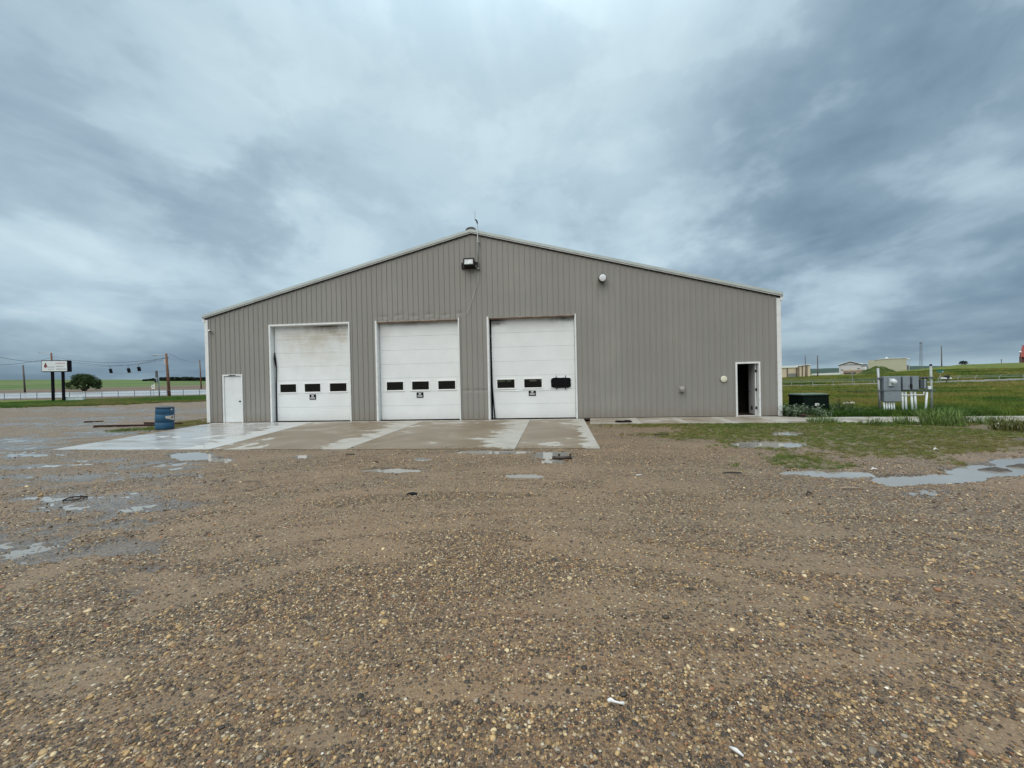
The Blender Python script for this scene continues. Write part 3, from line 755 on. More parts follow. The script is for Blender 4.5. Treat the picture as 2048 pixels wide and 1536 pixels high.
# eave trims along the sides, corner trims, base trim
MB().box(-0.10, -0.01, -0.06, LEN, EAVE-0.22, EAVE-0.02).build('eave_trim', WHITE, shop)
MB().box(W+.01, W+.10, -0.06, LEN, EAVE-0.22, EAVE-0.02).build('eave_trim', WHITE, shop)
MB().box(-0.035, 0.125, -0.034, 0.0, 0.03, EAVE-0.12).box(-0.035, 0.0, 0.002, 0.13, 0.03, EAVE-0.12).build('corner_trim', WHITE, shop, bevel=.006)
MB().box(W-0.125, W+0.035, -0.034, 0.0, 0.03, EAVE-0.12).box(W, W+.035, 0.002, 0.13, 0.03, EAVE-0.12).build('corner_trim', WHITE, shop, bevel=.006)
segs = [(0.13, .72), (1.79, 3.03), (6.80, 7.91), (11.64, 12.78), (16.52, 22.64), (23.70, W-.13)]
for a, b in segs: MB().box(a, b, -0.028, 0.05, -0.02, 0.05).build('base_trim', mat('base_seal', (0.05, 0.042, 0.034), .8), shop)
# ridge cap
MB().prism([(XR+.22*math.cos(a), RIDGE+.07+.13*math.sin(a)) for a in np.linspace(math.pi, 0, 9)][::-1], -0.1, LEN+.1).build('ridge_cap', mat('ridge_grey', (0.06, 0.06, 0.065), .6), shop)

SOOT = [[(5.55, 4.30, 1.1, .42, 1.25, (0.05, 0.036, 0.025)), (5.0, 3.75, 2.1, .80, .75, (0.42, 0.36, 0.25)), (5.2, 2.9, 2.2, .9, .35, (0.46, 0.41, 0.31)), (6.3, 3.95, .6, .5, .6, (.30, .23, .14))],
        [(9.7, 4.32, 2.6, .22, .9, (0.10, 0.07, 0.05)), (8.2, 3.9, .5, .7, .25, (0.35, 0.31, .26))],
        [(13.1, 4.25, .75, .34, 1.4, (0.05, 0.045, 0.045)), (16.0, 4.28, .9, .28, 1.4, (0.04, 0.036, 0.036)), (14.6, 4.32, 2.2, .16, 1.2, (0.08, 0.07, 0.065)), (14.6, 4.0, 1.9, .4, .25, (.35, .33, .31))]]
WINF = [[(.045, .285), (.37, .605), (.70, .945)], [(.062, .30), (.385, .625), (.715, .955)], [(.045, .285), (.375, .615), (.705, .955)]]
def overhead_door(k):
    x0, x1, H = DOORS[k]; cx = (x0+x1)/2; yd = 0.20; n = 7; sh = (H-0.05)/n
    names = ['soot-streaked ribbed overhead door beside the closed walk door', 'clean white overhead door in the middle', 'overhead door with one window blacked out']
    d = empty('overhead_door', (cx, yd, 0)); d.parent = shop; d.matrix_parent_inverse = shop.matrix_basis.inverted(); d['label'] = names[k]
    bpy.context.view_layer.update()
    m = door_paint('door_paint_%d' % k, SOOT[k])
    dl, dr = x0+0.035+(0.05 if k == 2 else 0), x1-0.02
    def put(mb, name, mt, **kw):
        o = mb.build(name, mt, None, **kw); o.parent = d; o.matrix_parent_inverse = Matrix.Translation((-cx, -yd, 0)); return o
    for s in range(n):
        z0 = 0.05+s*sh+0.0022; z1 = 0.05+(s+1)*sh-0.0022
        mb = MB()
        if s == 2:                                   # section with the three window openings
            wz0, wz1 = 1.30, 1.725
            xw = [dl + f*(dr-dl) for pr in WINF[k] for f in pr]
            mb.box(dl, dr, yd, yd+.045, z0, wz0).box(dl, dr, yd, yd+.045, wz1, z1)
            for a, b in zip([dl]+xw[1::2], xw[0::2]+[dr]): mb.box(a, b, yd, yd+.045, wz0, wz1)
        else:
            mb.box(dl, dr, yd, yd+.045, z0, z1)
            nr = 5 if k == 0 else 0
            for q in range(nr):                      # pressed ribs of the old door
                zq = z0+sh*(q+.5)/nr
                mb.prism([(dl+.004, zq-.022), (dr-.004, zq-.022), (dr-.004, zq+.022), (dl+.004, zq+.022)], yd-.0028, yd)
        put(mb, 'door_section', m, bevel=0.005)
    for w, (f0, f1) in enumerate(WINF[k]):
        a, b = dl+f0*(dr-dl), dl+f1*(dr-dl); wz0, wz1 = 1.285, 1.74; fr = 0.05
        mb = MB().box(a, b, yd-.022, yd+.03, wz0, wz0+fr).box(a, b, yd-.014, yd+.03, wz1-fr, wz1).box(a, a+fr, yd-.014, yd+.03, wz0+fr, wz1-fr).box(b-fr, b, yd-.014, yd+.03, wz0+fr, wz1-fr)
        put(mb, 'window_frame', mat('window_white', (.82, .83, .83), .4, var=.03), bevel=.006)
        put(MB().quad((a+fr, yd+.012, wz0+fr), (b-fr, yd+.012, wz0+fr), (b-fr, yd+.012, wz1-fr), (a+fr, yd+.012, wz1-fr)), 'window_pane', GLASS)
        if k == 2 and w == 2:                        # black sheeting taped over the broken pane
            rr = random.Random(3); N = 26; ring = []
            for q in range(N):
                an = 2*math.pi*q/N; c, s_ = math.cos(an), math.sin(an)
                e = 1/max(abs(c), abs(s_)); e = min(e, 1.30)
                ring.append(((a+b)/2+(b-a)/2*.95*c*e+rr.uniform(-.012, .012), (wz0+wz1)/2+(wz1-wz0)/2*.94*s_*e+rr.uniform(-.012, .012)))
            put(MB().prism(ring, yd-.05, yd-.016), 'window_cover', mat('black_sheeting', (.004, .004, .005), .6, bump=.6, bscale=14, spec=.1), bevel=.012)
            for tx in (.28, .72):
                xx = a+(b-a)*tx
                put(MB().box(xx-.012, xx+.012, yd-.056, yd-.03, wz0-.06, wz1+.075), 'tape_strip', BLACK)
    put(MB().box(dl, dr, yd+.003, yd+.04, 0.032, 0.052), 'bottom_seal', BLACK)
    # dark weather seals at the jambs; the ones on the first and third door are torn loose
    if k == 0:
        put(MB().tube([(x0+.03, yd-.02, 3.12), (x0+.05, yd-.04, 2.85), (x0+.115, yd-.05, 2.45), (x0+.10, yd-.03, 2.1), (x0+.07, yd-.012, 1.7), (x0+.055, yd-.012, .05)], [.012, .045, .02, .018, .022, .026], 6), 'torn_seal', BLACK)
    elif k == 2:
        put(MB().tube([(x0+.06, yd-.02, 4.1), (x0+.075, yd-.02, 2.5), (x0+.085, yd-.03, 1.4), (x0+.12, yd-.05, .7), (x0+.17, yd-.09, .05)], [.014, .016, .020, .028, .03], 6), 'torn_seal', BLACK)
    else:
        put(MB().box(x0+.015, dl-.003, yd+.004, yd+.03, .05, H-.03), 'side_seal', mat('grey_seal', (.33, .35, .35), .6))
    if k == 2: put(MB().tube([(dl-.02, yd-.008, 1.222), (dl+.3, yd-.014, 1.228), (dl+.8, yd-.02, 1.215), (dl+1.0, yd-.022, 1.205), (dl+1.3, yd-.014, 1.226), (dl+2.0, yd-.022, 1.21), (dl+2.3, yd-.02, 1.235), (dr-.3, yd-.012, 1.225)], .009, 5), 'bent_lip', m)
    # reveal and outer trim of the opening, white steel
    jt = 0.055
    fr = MB().box(x0-.075, x0+.002, -.042, -.002, .03, H+.07).box(x0-.02, x0+.012, -.002, yd+.06, .03, H)
    put(fr, 'jamb_trim', WHITE)
    put(MB().box(x1-.002, x1+.05, -.042, -.002, .03, H+.07).box(x1-.012, x1+.02, -.002, yd+.06, .03, H), 'jamb_trim', WHITE)
    hm = WHITE if k == 0 else mat('rust_stained_head', (.30, .24, .20) if k == 1 else (.33, .31, .29), .6, var=.3, dirt=(.10, .05, .03))
    put(MB().box(x0+.004, x1-.004, -.040, -.002, H, H+(.07 if k == 0 else .03)).box(x0+.014, x1-.014, -.002, yd+.06, H-.02, H+.012), 'head_trim', hm)
for k in range(3): overhead_door(k)

def walk_door(k):
    x0, x1, H = WALKS[k]; cx = (x0+x1)/2
    d = empty('walk_door', (cx, 0, 0)); d.parent = shop; d.matrix_parent_inverse = shop.matrix_basis.inverted()
    d['label'] = ['closed white steel walk door', 'open white steel walk door'][k]
    def put(mb, name, mt, **kw):
        o = mb.build(name, mt, None, **kw); o.parent = d; o.matrix_parent_inverse = Matrix.Translation((-cx, 0, 0)); return o
    fw = 0.042
    put(MB().box(x0-.02, x0+fw, -.045, .13, .03, H+.02), 'frame', WHITE, bevel=.004)
    put(MB().box(x1-fw, x1+.02, -.045, .13, .03, H+.02), 'frame', WHITE, bevel=.004)
    put(MB().box(x0+fw+.001, x1-fw-.001, -.045, .13, H-.045, H+.02), 'frame', WHITE, bevel=.004)
    put(MB().box(x0+fw+.002, x1-fw-.002, -.03, .16, .036, .06), 'threshold', mat('worn_sill', (.55, .52, .48), .5))
    leafm = mat('white_door_leaf', (.70, .73, .74), .4, var=.04)
    if k == 0:
        leaf = put(MB().box(x0+fw+.004, x1-fw-.004, .0, .045, .064, H-.065), 'door_leaf', leafm, bevel=.004)
        put(MB().lathe([(.030, 0), (.030, .008), (.012, .012), (.012, .04), (.028, .048), (.033, .062), (.024, .078), (.004, .082)], M=Matrix.Translation((x1-fw-.08, 0.0, .98)) @ Matrix.Rotation(math.pi/2, 4, 'X'), seg=14), 'knob', DARKMETAL, smooth=True)
        put(MB().box(x0+.3, x0+.62, -.06, -.046, H-.035, H-.005), 'closer_bracket', DARKMETAL)
    else:
        hx, hy = x1-fw-.012, .135; L = x1-x0-2*fw-.02
        M = Matrix.Translation((hx, hy, 0)) @ Matrix.Rotation(math.radians(-9), 4, 'Z')
        put(MB().box(-.045, 0, 0, L, .07, H-.06, M), 'door_leaf', leafm, bevel=.004)
        for z in (.35, 1.08, 1.82): put(MB().tube([(hx+.005, hy-.02, z-.055), (hx+.005, hy-.02, z+.055)], .014, 8).box(hx-.05, hx+.004, hy-.012, hy-.004, z-.05, z+.05), 'hinge', DARKMETAL)
        put(MB().lathe([(.028, 0), (.012, .01), (.012, .04), (.030, .055), (.022, .075), (.004, .08)], M=M @ Matrix.Translation((-.045, L-.07, .98)) @ Matrix.Rotation(-math.pi/2, 4, 'Y'), seg=14), 'knob', DARKMETAL, smooth=True)
        put(MB().box(-.052, -.045, L*.42, L*.62, .24, .40, M), 'vent_flap', DARKMETAL)
for k in range(2): walk_door(k)

# ------------------------------------------------------------------ things fixed to the front wall
def text_mesh(txt, size, extrude=0.0015):
    cu = bpy.data.curves.new('lettering', 'FONT'); cu.body = txt; cu.size = size; cu.extrude = extrude
    cu.align_x = 'CENTER'; cu.align_y = 'CENTER'; cu.offset = 0.006*size/0.1
    ob = bpy.data.objects.new('lettering', cu); COL.objects.link(ob)
    dg = bpy.context.evaluated_depsgraph_get(); me = bpy.data.meshes.new_from_object(ob.evaluated_get(dg))
    bpy.data.objects.remove(ob); me.name = 'lettering'; return me
LETTER = mat('sign_white', (.75, .76, .76), .5, var=.03)
no_me, pk_me = text_mesh('NO', .075), text_mesh('PARKING', .056)
for k, (u, v) in enumerate(((625.5, 794), (840, 790), (1064.5, 786))):
    p = wallp(u, v, .19)
    s = empty('no_parking_sign', (p[0], .190, p[2]), ['black no parking sign on the soot-streaked door', 'black no parking sign on the middle overhead door', 'black no parking sign on the door with the blacked-out window'][k], 'sign', 'no parking signs')
    lbox(s, 'plate', mat('sign_black', (.006, .006, .010), .6, var=.05, spec=.1), -.15, .15, -.004, .009, -.115, .115)
    for me, z in ((no_me, .047), (pk_me, -.045)):
        if not me.materials: me.materials.append(LETTER)
        o = bpy.data.objects.new('lettering', me); COL.objects.link(o); o.parent = s; o.location = (0, -.0062, z); o.rotation_euler = (math.pi/2, 0, 0)
        o.scale = (.92, 1.2, 1)

p = wallp(939.5, 530, -.1)
fl = empty('flood_light', (p[0], 0, p[2]), 'black floodlight on a bracket below the roof peak', 'light')
lbox(fl, 'bracket_bar', DARKMETAL, -.36, .36, -.075, -.028, .075, .115); lbox(fl, 'bracket_bar', DARKMETAL, -.36, .36, -.075, -.028, -.145, -.105)
lbox(fl, 'end_plate', DARKMETAL, -.36, -.31, -.085, -.02, -.104, .074); lbox(fl, 'end_plate', DARKMETAL, .31, .37, -.085, -.02, -.104, .074)
Mf = Matrix.Rotation(math.radians(-14), 4, 'X')
lpart(MB().box(-.23, .23, -.36, -.33, .10, .15, Mf).box(-.23, .23, -.36, -.33, -.17, -.13, Mf).box(-.23, -.18, -.36, -.33, -.13, .10, Mf).box(.18, .23, -.36, -.33, -.13, .10, Mf), 'bezel', DARKMETAL, fl)
lpart(MB().prism([(-.23, -.17), (.23, -.17), (.23, .15), (-.23, .15)], -.33, -.10, Mf), 'housing', DARKMETAL, fl, bevel=.02)
lpart(MB().box(-.18, .18, -.345, -.332, -.13, .10, Mf), 'lens', mat('lamp_glass', (.50, .54, .54), .15, var=.25, scale=9), fl)
lbox(fl, 'mounting_arm', DARKMETAL, -.05, .05, -.14, -.076, -.08, .06)

pm = wallp(957, 537, -.1); pt_ = wallp(954.5, 446, -.1); pw = wallp(951, 423, -.1)
an = empty('antenna_mast', (pm[0], -.1, pm[2]), 'thin antenna mast rising past the roof peak', 'antenna')
top = pt_[2]-pm[2]
lpart(MB().tube([(0, -.03, -.05), (0, -.03, top)], .022, 8), 'mast_pipe', GALV, an, True)
lpart(MB().tube([(0, -.03, top-.03), (-.03, -.03, top+.09), (-.09, -.03, top+.13)], .03, 8), 'mount_clamp', DARKMETAL, an, True)
lpart(MB().tube([(-.09, -.03, top+.1), (-.10, -.03, pw[2]-pm[2])], [.012, .007], 6), 'whip', GALV, an)
for z in (.0, 1.1): lpart(MB().box(-.05, .05, -.055, .07, z-.015, z+.015), 'pipe_clamp', GALV, an)
pts = [wallp(u, v, -.06) for u, v in ((958, 541), (956, 560), (950, 580), (944, 600), (938.5, 615), (934.5, 624), (934, 628))]
w_ = MB().tube([Vector(p) for p in pts], .009, 6).build('dangling_wire', mat('pale_wire', (.50, .49, .46), .5))
tag(w_, 'pale loose wire dangling below the floodlight', 'wire')

p = wallp(1204.5, 556, -.15)
wl = empty('round_wall_lamp', (p[0], 0, p[2]), 'round canister lamp with white face high on the wall', 'light')
Ml = Matrix.Rotation(math.radians(98), 4, 'X')
lpart(MB().lathe([(.10, .0), (.135, .03), (.15, .05), (.15, .25), (.163, .26), (.163, .29), (.15, .30)], M=Matrix.Rotation(math.radians(96), 4, 'X'), seg=28), 'canister', mat('lamp_bronze', (.055, .052, .05), .5), wl, True)
lpart(MB().lathe([(.138, .300), (.138, .304), (.11, .312), (.03, .317)], M=Matrix.Rotation(math.radians(96), 4, 'X'), seg=28), 'lens', mat('lamp_white', (.74, .76, .79), .3, var=.04), wl, True)
lpart(MB().lathe([(.13, .0), (.13, .03)], M=Matrix.Rotation(math.radians(90), 4, 'X') @ Matrix.Translation((0, -.02, 0)), seg=20), 'wall_plate', mat('lamp_bronze', (.055, .052, .05), .5), wl)

p = wallp(1447.5, 758, -.03)
rc = empty('round_cover_plate', (p[0], 0, p[2]), 'cream round cover plate beside the open walk door', 'cover')
lpart(MB().lathe([(.138, .024), (.138, .034), (.134, .040)], M=Matrix.Rotation(math.radians(90), 4, 'X'), seg=32), 'gasket', mat('cover_rim', (.16, .15, .13), .6), rc)
lpart(MB().lathe([(.126, .041), (.126, .050), (.116, .057), (.04, .060)], M=Matrix.Rotation(math.radians(90), 4, 'X'), seg=32), 'plate', mat('cream_plastic', (.66, .65, .52), .45, var=.05), rc, True)

p = wallp(1364, 778, -.1)
vh = empty('vent_hood', (p[0], 0, p[2]), 'small taupe vent hood low on the bare wall', 'vent')
lpart(MB().lathe([(.09, .02), (.09, .16), (.084, .17), (.03, .175)], M=Matrix.Rotation(math.radians(90), 4, 'X'), seg=20), 'hood', mat('hood_taupe', (.31, .295, .27), .5), vh, True)
lbox(vh, 'flange', mat('hood_taupe', (.31, .295, .27), .5), -.12, .12, -.034, -.025, -.12, .12)
lbox(vh, 'drip_lip', mat('hood_taupe', (.31, .295, .27), .5), -.085, .085, -.18, -.06, -.10, -.085)

p = wallp(417, 661.5, -.1)
sc_ = empty('security_camera', (p[0], 0, p[2]), 'small white security camera on the corner trim', 'camera')
Mc = Matrix.Translation((0, -.06, 0)) @ Matrix.Rotation(math.radians(50), 4, 'Z') @ Matrix.Rotation(math.radians(90+12), 4, 'X')
lpart(MB().lathe([(.035, 0), (.045, .02), (.045, .16), (.05, .17)], M=Mc, seg=16), 'camera_body', WHITE, sc_, True)
lpart(MB().lathe([(.038, .171), (.036, .176)], M=Mc, seg=16), 'lens', BLACK, sc_)
lbox(sc_, 'mount', WHITE, -.03, .03, -.07, -.035, -.02, .06)

# ------------------------------------------------------------------ blue drum and scrap near the left corner
def put_on(u, v): p = gp(u, v); return (p[0], p[1])
bx, by = put_on(321, 860); bx += .02; by += .15
bz = 0.0
dr = empty('plastic_drum', (bx, by, bz), 'blue plastic drum at the left edge of the concrete apron', 'drum')
dr.rotation_euler = (math.radians(1.0), math.radians(2.5), .4)
R0 = .292
prof = [(R0-.02, .0), (R0-.004, .02), (R0+.002, .10), (R0+.004, .28), (R0-.006, .292), (R0-.006, .304), (R0+.004, .316), (R0+.004, .60), (R0-.006, .612), (R0-.006, .624), (R0+.002, .636), (R0-.002, .80), (R0-.014, .845), (R0-.012, .852)]
lpart(MB().lathe(prof, seg=48), 'body', mat('blue_plastic', (.022, .085, .160), .5, var=.14, scale=4, dirt=(.05, .10, .15), spec=.3), dr, True)
lpart(MB().lathe([(R0-.008, .853), (R0+.004, .858), (R0+.004, .892), (R0-.014, .896), (R0-.03, .872), (.02, .872)], seg=48), 'rim', mat('drum_rim', (.018, .042, .075), .4), dr, True)
def drum_patch(a0, a1, zf, name, m, r):
    mb = MB(); N = 14
    for k in range(N):
        t0, t1 = k/N, (k+1)/N
        A, B = a0+(a1-a0)*t0, a0+(a1-a0)*t1
        l0, h0 = zf(t0); l1, h1 = zf(t1)
        mb.quad((r*math.cos(A), r*math.sin(A), l0), (r*math.cos(B), r*math.sin(B), l1), (r*math.cos(B), r*math.sin(B), h1), (r*math.cos(A), r*math.sin(A), h0))
    return lpart(mb, name, m, dr)
va = math.atan2(CAM[1]-by, CAM[0]-bx) - .4
def torn(t):
    c = .515-.03*t; hgt = .085*math.sin(math.pi*min(1, (.18+.82*t))**.8) if t > .35 else .02+.16*t
    return c-hgt, c+hgt*.9
drum_patch(va+.05, va+1.15, lambda t: (.50-.02*t-(.028+.085*t if t < .8 else .096), .535+(.02+.03*t)), 'paper_label', mat('label_cream', (.58, .53, .46), .6), R0+.0075)
drum_patch(va+.66, va+.95, lambda t: (.50-.06*math.sin(math.pi*t), .50+.055*math.sin(math.pi*t)+.001), 'label_mark', mat('label_red', (.24, .10, .06), .6), R0+.010)
drum_patch(va+.62, va+.80, lambda t: (.785, .835), 'sticker', WHITE, R0+.0065)

def bar(name, A, B, w, h, m, label, cat, z=0.0):
    (ax, ay), (bx_, by_) = A, B; L = math.hypot(bx_-ax, by_-ay); an_ = math.atan2(by_-ay, bx_-ax)
    zz = min(gz(ax, ay), gz(bx_, by_))
    o = MB().box(0, L, -w/2, w/2, 0, .006).box(0, L, -.004, .004, .006, h-.006).box(0, L, -w/2, w/2, h-.006, h).build(name, m)   # rolled beam section
    o.location = (ax, ay, zz+z); o.rotation_euler = (0, -math.atan2(0.0, L), an_)
    return tag(o, label, cat)
bar('steel_beam', put_on(187, 854.5), put_on(345, 851.5), .10, .09, RUST, 'long rusty steel beam lying on the ground behind the blue drum', 'beam')
bar('steel_beam', put_on(288, 849), put_on(364, 850), .10, .10, RUST, 'short rusty steel beam lying just behind the long one', 'beam')
bar('steel_beam', put_on(168, 844.5), put_on(207, 843.5), .08, .06, RUST, 'rusty steel offcut lying beyond the long beam', 'beam')
pl = MB().tube([(0, 0, 0), (.5, .02, 0), (1.25, 0, .01)], .02, 6).build('wood_stick', mat('stick_tan', (.22, .15, .07), .8)); a_ = put_on(276, 866); pl.location = (a_[0], a_[1], gz(*a_)+.012); pl.rotation_euler = (0, 0, .05)
tag(pl, 'tan stick lying on the mud before the blue drum', 'stick')

# hose coil, tyre strip and other bits lying about
def coil(u, v, r, turns, rad, label, name, cat, m, sq=1.0):
    a_ = put_on(u, v); z = gz(*a_) if not in_slabs(np.array([a_[0]]), np.array([a_[1]]))[0] else .034
    P = []; n = int(26*turns); rr = random.Random(u)
    for k in range(n+1):
        t = k/n*turns*2*math.pi; q = r*(1-.12*k/n)
        P.append((q*math.cos(t), q*sq*math.sin(t), rad+.010*k/n*turns+.006*math.sin(t*3)))
    o = MB().tube(P, rad, 6).build(name, m, None, True); o.location = (a_[0], a_[1], z); tag(o, label, cat)
coil(1247, 846, .30, 2.2, .016, 'dark hose coiled at the edge of the grass by the wall', 'hose_coil', 'hose', BLACK, .8)
coil(150, 997, .13, 1.0, .008, 'thin black ring lying on the wet gravel at left', 'cable_ring', 'cable', BLACK)
a_ = put_on(824, 991)
o = MB(); rr = random.Random(5); ring = []
for k in range(12):
    an_ = 2*math.pi*k/12; ring.append((.10*math.cos(an_)*rr.uniform(.6, 1), .07*math.sin(an_)*rr.uniform(.6, 1)))
o.v = [(x_, y_, .004) for x_, y_ in ring] + [(x_*.7, y_*.7, .022+.008*rr.random()) for x_, y_ in ring]; o.f = [tuple(range(12, 24))] + [(k, (k+1) % 12, 12+(k+1) % 12, 12+k) for k in range(12)]
o = o.build('rubber_scrap', BLACK); o.location = (a_[0], a_[1], gz(*a_)); tag(o, 'flat black rubber scrap lying in the middle of the gravel', 'scrap')
a_ = put_on(1124, 919)
fp_ = empty('pipe_offcut', (a_[0], a_[1], gz(*a_)), 'dark pipe with two stubs lying in the puddle before the apron', 'pipe', rz=.02)
lpart(MB().tube([(-.20, 0, .035), (.20, 0, .035)], .033, 10), 'pipe', mat('wet_iron', (.05, .035, .03), .5), fp_, True)
for dx in (-.06, .17): lpart(MB().tube([(dx, 0, .05), (dx, 0, .10)], .016, 8).lathe([(.026, .095), (.026, .112)], c=(dx, 0, 0), seg=10), 'stub', mat('wet_iron', (.05, .035, .03), .5), fp_)
def scrap(name, u, v, pts, r, m, label, cat, rz=0.0):
    a_ = put_on(u, v); o = MB().tube(pts, r, 7).build(name, m, None, True); o.location = (a_[0], a_[1], gz(*a_)); o.rotation_euler = (0, 0, rz); tag(o, label, cat)
BONE = mat('white_plastic', (.66, .66, .64), .5, var=.1)
scrap('plastic_scrap', 1234, 1417, [(-.045, .004, .022), (-.028, .008, .026), (-.01, 0, .024), (.012, -.003, .022), (.035, -.002, .020)], [.008, .011, .006, .005, .009], BONE, 'white bone-shaped plastic scrap on the near gravel', 'scrap')
scrap('plastic_scrap', 1473, 1516, [(-.02, .02, .02), (0, 0, .025), (.02, -.02, .02)], [.004, .009, .004], BONE, 'white sliver lying on the gravel at the bottom right', 'scrap')
scrap('plastic_scrap', 1278, 952, [(-.05, 0, .012), (.05, .005, .012)], [.010, .008], BONE, 'white plastic strip on bare mud before the grass', 'scrap')
scrap('paper_scrap', 1750, 943, [(-.06, 0, .02), (-.02, .02, .04), (.02, 0, .03), (.06, .02, .02)], [.006, .016, .012, .006], BONE, 'crumpled white paper at the lower edge of the grass', 'scrap')
scrap('paper_scrap', 1872, 903, [(-.05, 0, .02), (0, .02, .05), (.05, 0, .02)], [.006, .018, .006], BONE, 'white scrap caught in the grass before the footpath', 'scrap')
DARKSTICK = mat('dark_stick', (.035, .027, .022), .8)
scrap('wood_stick', 1464, 948.5, [(-.13, 0, .02), (0, .01, .025), (.14, -.01, .02)], .012, DARKSTICK, 'dark straight stick on the mud beside the narrow puddle', 'stick')
scrap('wood_stick', 1322, 871, [(-.18, 0, .02), (.02, .02, .03), (.2, 0, .02)], .016, DARKSTICK, 'dark stick on the bare ground near the apron corner', 'stick')
scrap('wood_stick', 1700, 981, [(-.14, 0, .02), (-.02, .02, .03), (.05, 0, .03), (.15, .02, .02)], .011, mat('pale_stick', (.30, .24, .18), .8), 'pale broken stick below the long puddle', 'stick')
scrap('wood_stick', 1618, 991, [(-.05, -.03, .01), (.0, .03, .04), (.05, .02, .02)], .010, DARKSTICK, 'small forked dark twig on the gravel at right', 'stick')
scrap('wood_stick', 752, 926, [(-.07, .06, .02), (.07, -.05, .02)], .011, DARKSTICK, 'short dark stick before the middle of the apron', 'stick')
scrap('wood_stick', 700, 911, [(-.10, 0, .02), (.10, .02, .02)], .012, DARKSTICK, 'dark stick close to the apron edge below the first door', 'stick')

# ------------------------------------------------------------------ scatter (gravel, grass)
def scatter(name, pts, scl, rot, col, material, source=None, ico=None):
    me = bpy.data.meshes.new(name); me.vertices.add(len(pts)); me.vertices.foreach_set('co', np.asarray(pts, np.float32).ravel())
    for nm, arr, ty, key in (('scl', scl, 'FLOAT_VECTOR', 'vector'), ('rot', rot, 'FLOAT_VECTOR', 'vector'), ('col', col, 'FLOAT_COLOR', 'color')):
        a = me.attributes.new(nm, ty, 'POINT'); a.data.foreach_set(key, np.asarray(arr, np.float32).ravel())
    o = bpy.data.objects.new(name, me); COL.objects.link(o)
    g = bpy.data.node_groups.new(name, 'GeometryNodeTree')
    g.interface.new_socket('Geometry', in_out='INPUT', socket_type='NodeSocketGeometry'); g.interface.new_socket('Geometry', in_out='OUTPUT', socket_type='NodeSocketGeometry')
    gi = g.nodes.new('NodeGroupInput'); go = g.nodes.new('NodeGroupOutput'); L = g.links.new
    ip = g.nodes.new('GeometryNodeInstanceOnPoints')
    def na(n):
        x_ = g.nodes.new('GeometryNodeInputNamedAttribute'); x_.data_type = 'FLOAT_VECTOR'; x_.inputs[0].default_value = n
        return [s_ for s_ in x_.outputs if s_.enabled][0]
    L(gi.outputs[0], ip.inputs['Points']); L(na('scl'), ip.inputs['Scale'])
    er = g.nodes.new('FunctionNodeEulerToRotation'); L(na('rot'), er.inputs[0]); L(er.outputs[0], ip.inputs['Rotation'])
    if source is not None:
        oi = g.nodes.new('GeometryNodeObjectInfo'); oi.inputs[0].default_value = source; L(oi.outputs['Geometry'], ip.inputs['Instance'])
    else:
        ic = g.nodes.new('GeometryNodeMeshIcoSphere'); ic.inputs['Radius'].default_value = 1; ic.inputs['Subdivisions'].default_value = ico
        sm = g.nodes.new('GeometryNodeSetMaterial'); sm.inputs['Material'].default_value = material; L(ic.outputs[0], sm.inputs[0])
        ss_ = g.nodes.new('GeometryNodeSetShadeSmooth'); L(sm.outputs[0], ss_.inputs[0]); L(ss_.outputs[0], ip.inputs['Instance'])
    L(ip.outputs[0], go.inputs[0])
    md = o.modifiers.new('scatter', 'NODES'); md.node_group = g
    tag(o, kind='stuff')
    return o

def build_pebbles():
    PAL = np.array([(.036, .027, .020), (.062, .042, .028), (.118, .072, .038), (.090, .068, .047), (.170, .100, .046), (.24, .155, .070), (.31, .210, .098), (.42, .325, .19), (.19, .160, .12), (.60, .56, .48), (.19, .090, .045)])
    PW = np.array([.13, .15, .16, .08, .14, .12, .09, .055, .05, .006, .04]); PW = PW/PW.sum()
    X, Y, S = [], [], []
    for r0, r1, dens, smin, smed in ((1.2, 2.6, 9000, .0022, .0043), (2.6, 4.2, 5800, .0026, .0046), (4.2, 6.5, 2600, .0032, .0052), (6.5, 10.0, 850, .0040, .0060), (10.0, 17.0, 120, .005, .008)):
        span = math.radians(112); area = .5*span*(r1*r1-r0*r0); n = int(area*dens)
        r = np.sqrt(rng.uniform(r0*r0, r1*r1, n)); a = rng.uniform(-span/2, span/2, n)+YAW
        X.append(CAM[0]+r*np.sin(a)); Y.append(CAM[1]+r*np.cos(a)); S.append(np.clip(smed*np.exp(rng.normal(0, .45, n)), smin, .024))
    x, y, s = np.concatenate(X), np.concatenate(Y), np.concatenate(S)
    f = ground_fields(x, y)
    keep = rng.uniform(0, 1, len(x)) < (0.10+0.90*f['grav'])*(1-f['slab']*(1-.45*np.exp(-np.abs(y+7.0)/.10)))*(1-.9*(f['w2'] > .25))*(1-.75*np.clip(f['sh2'], 0, 1))*(1-.8*np.clip(f['grass'], 0, 1))
    keep &= (y < -.3)
    z = np.where(in_slabs(x, y), .028, f['z'])
    x, y, s = x[keep], y[keep], s[keep]; z = z[keep]; n = len(x)
    flat = rng.uniform(.45, .8, n); el = rng.uniform(.75, 1.35, n)
    scl = np.stack([s*el, s/el**.5, s*flat], -1); rot = np.stack([rng.normal(0, .22, n), rng.normal(0, .22, n), rng.uniform(0, 6.28, n)], -1)
    ci = rng.choice(len(PAL), n, p=PW); c = PAL[ci]*rng.uniform(.85, 1.6, (n, 1)); s[ci == 9] = np.minimum(s[ci == 9], .0055)
    scl[ci == 9] *= .6
    col = np.concatenate([np.clip(c, 0, .8), np.ones((n, 1))], 1)
    scatter('gravel_pebbles', np.stack([x, y, z+s*flat*.12], -1), scl, rot, col, PEBBLE, ico=2)
build_pebbles()

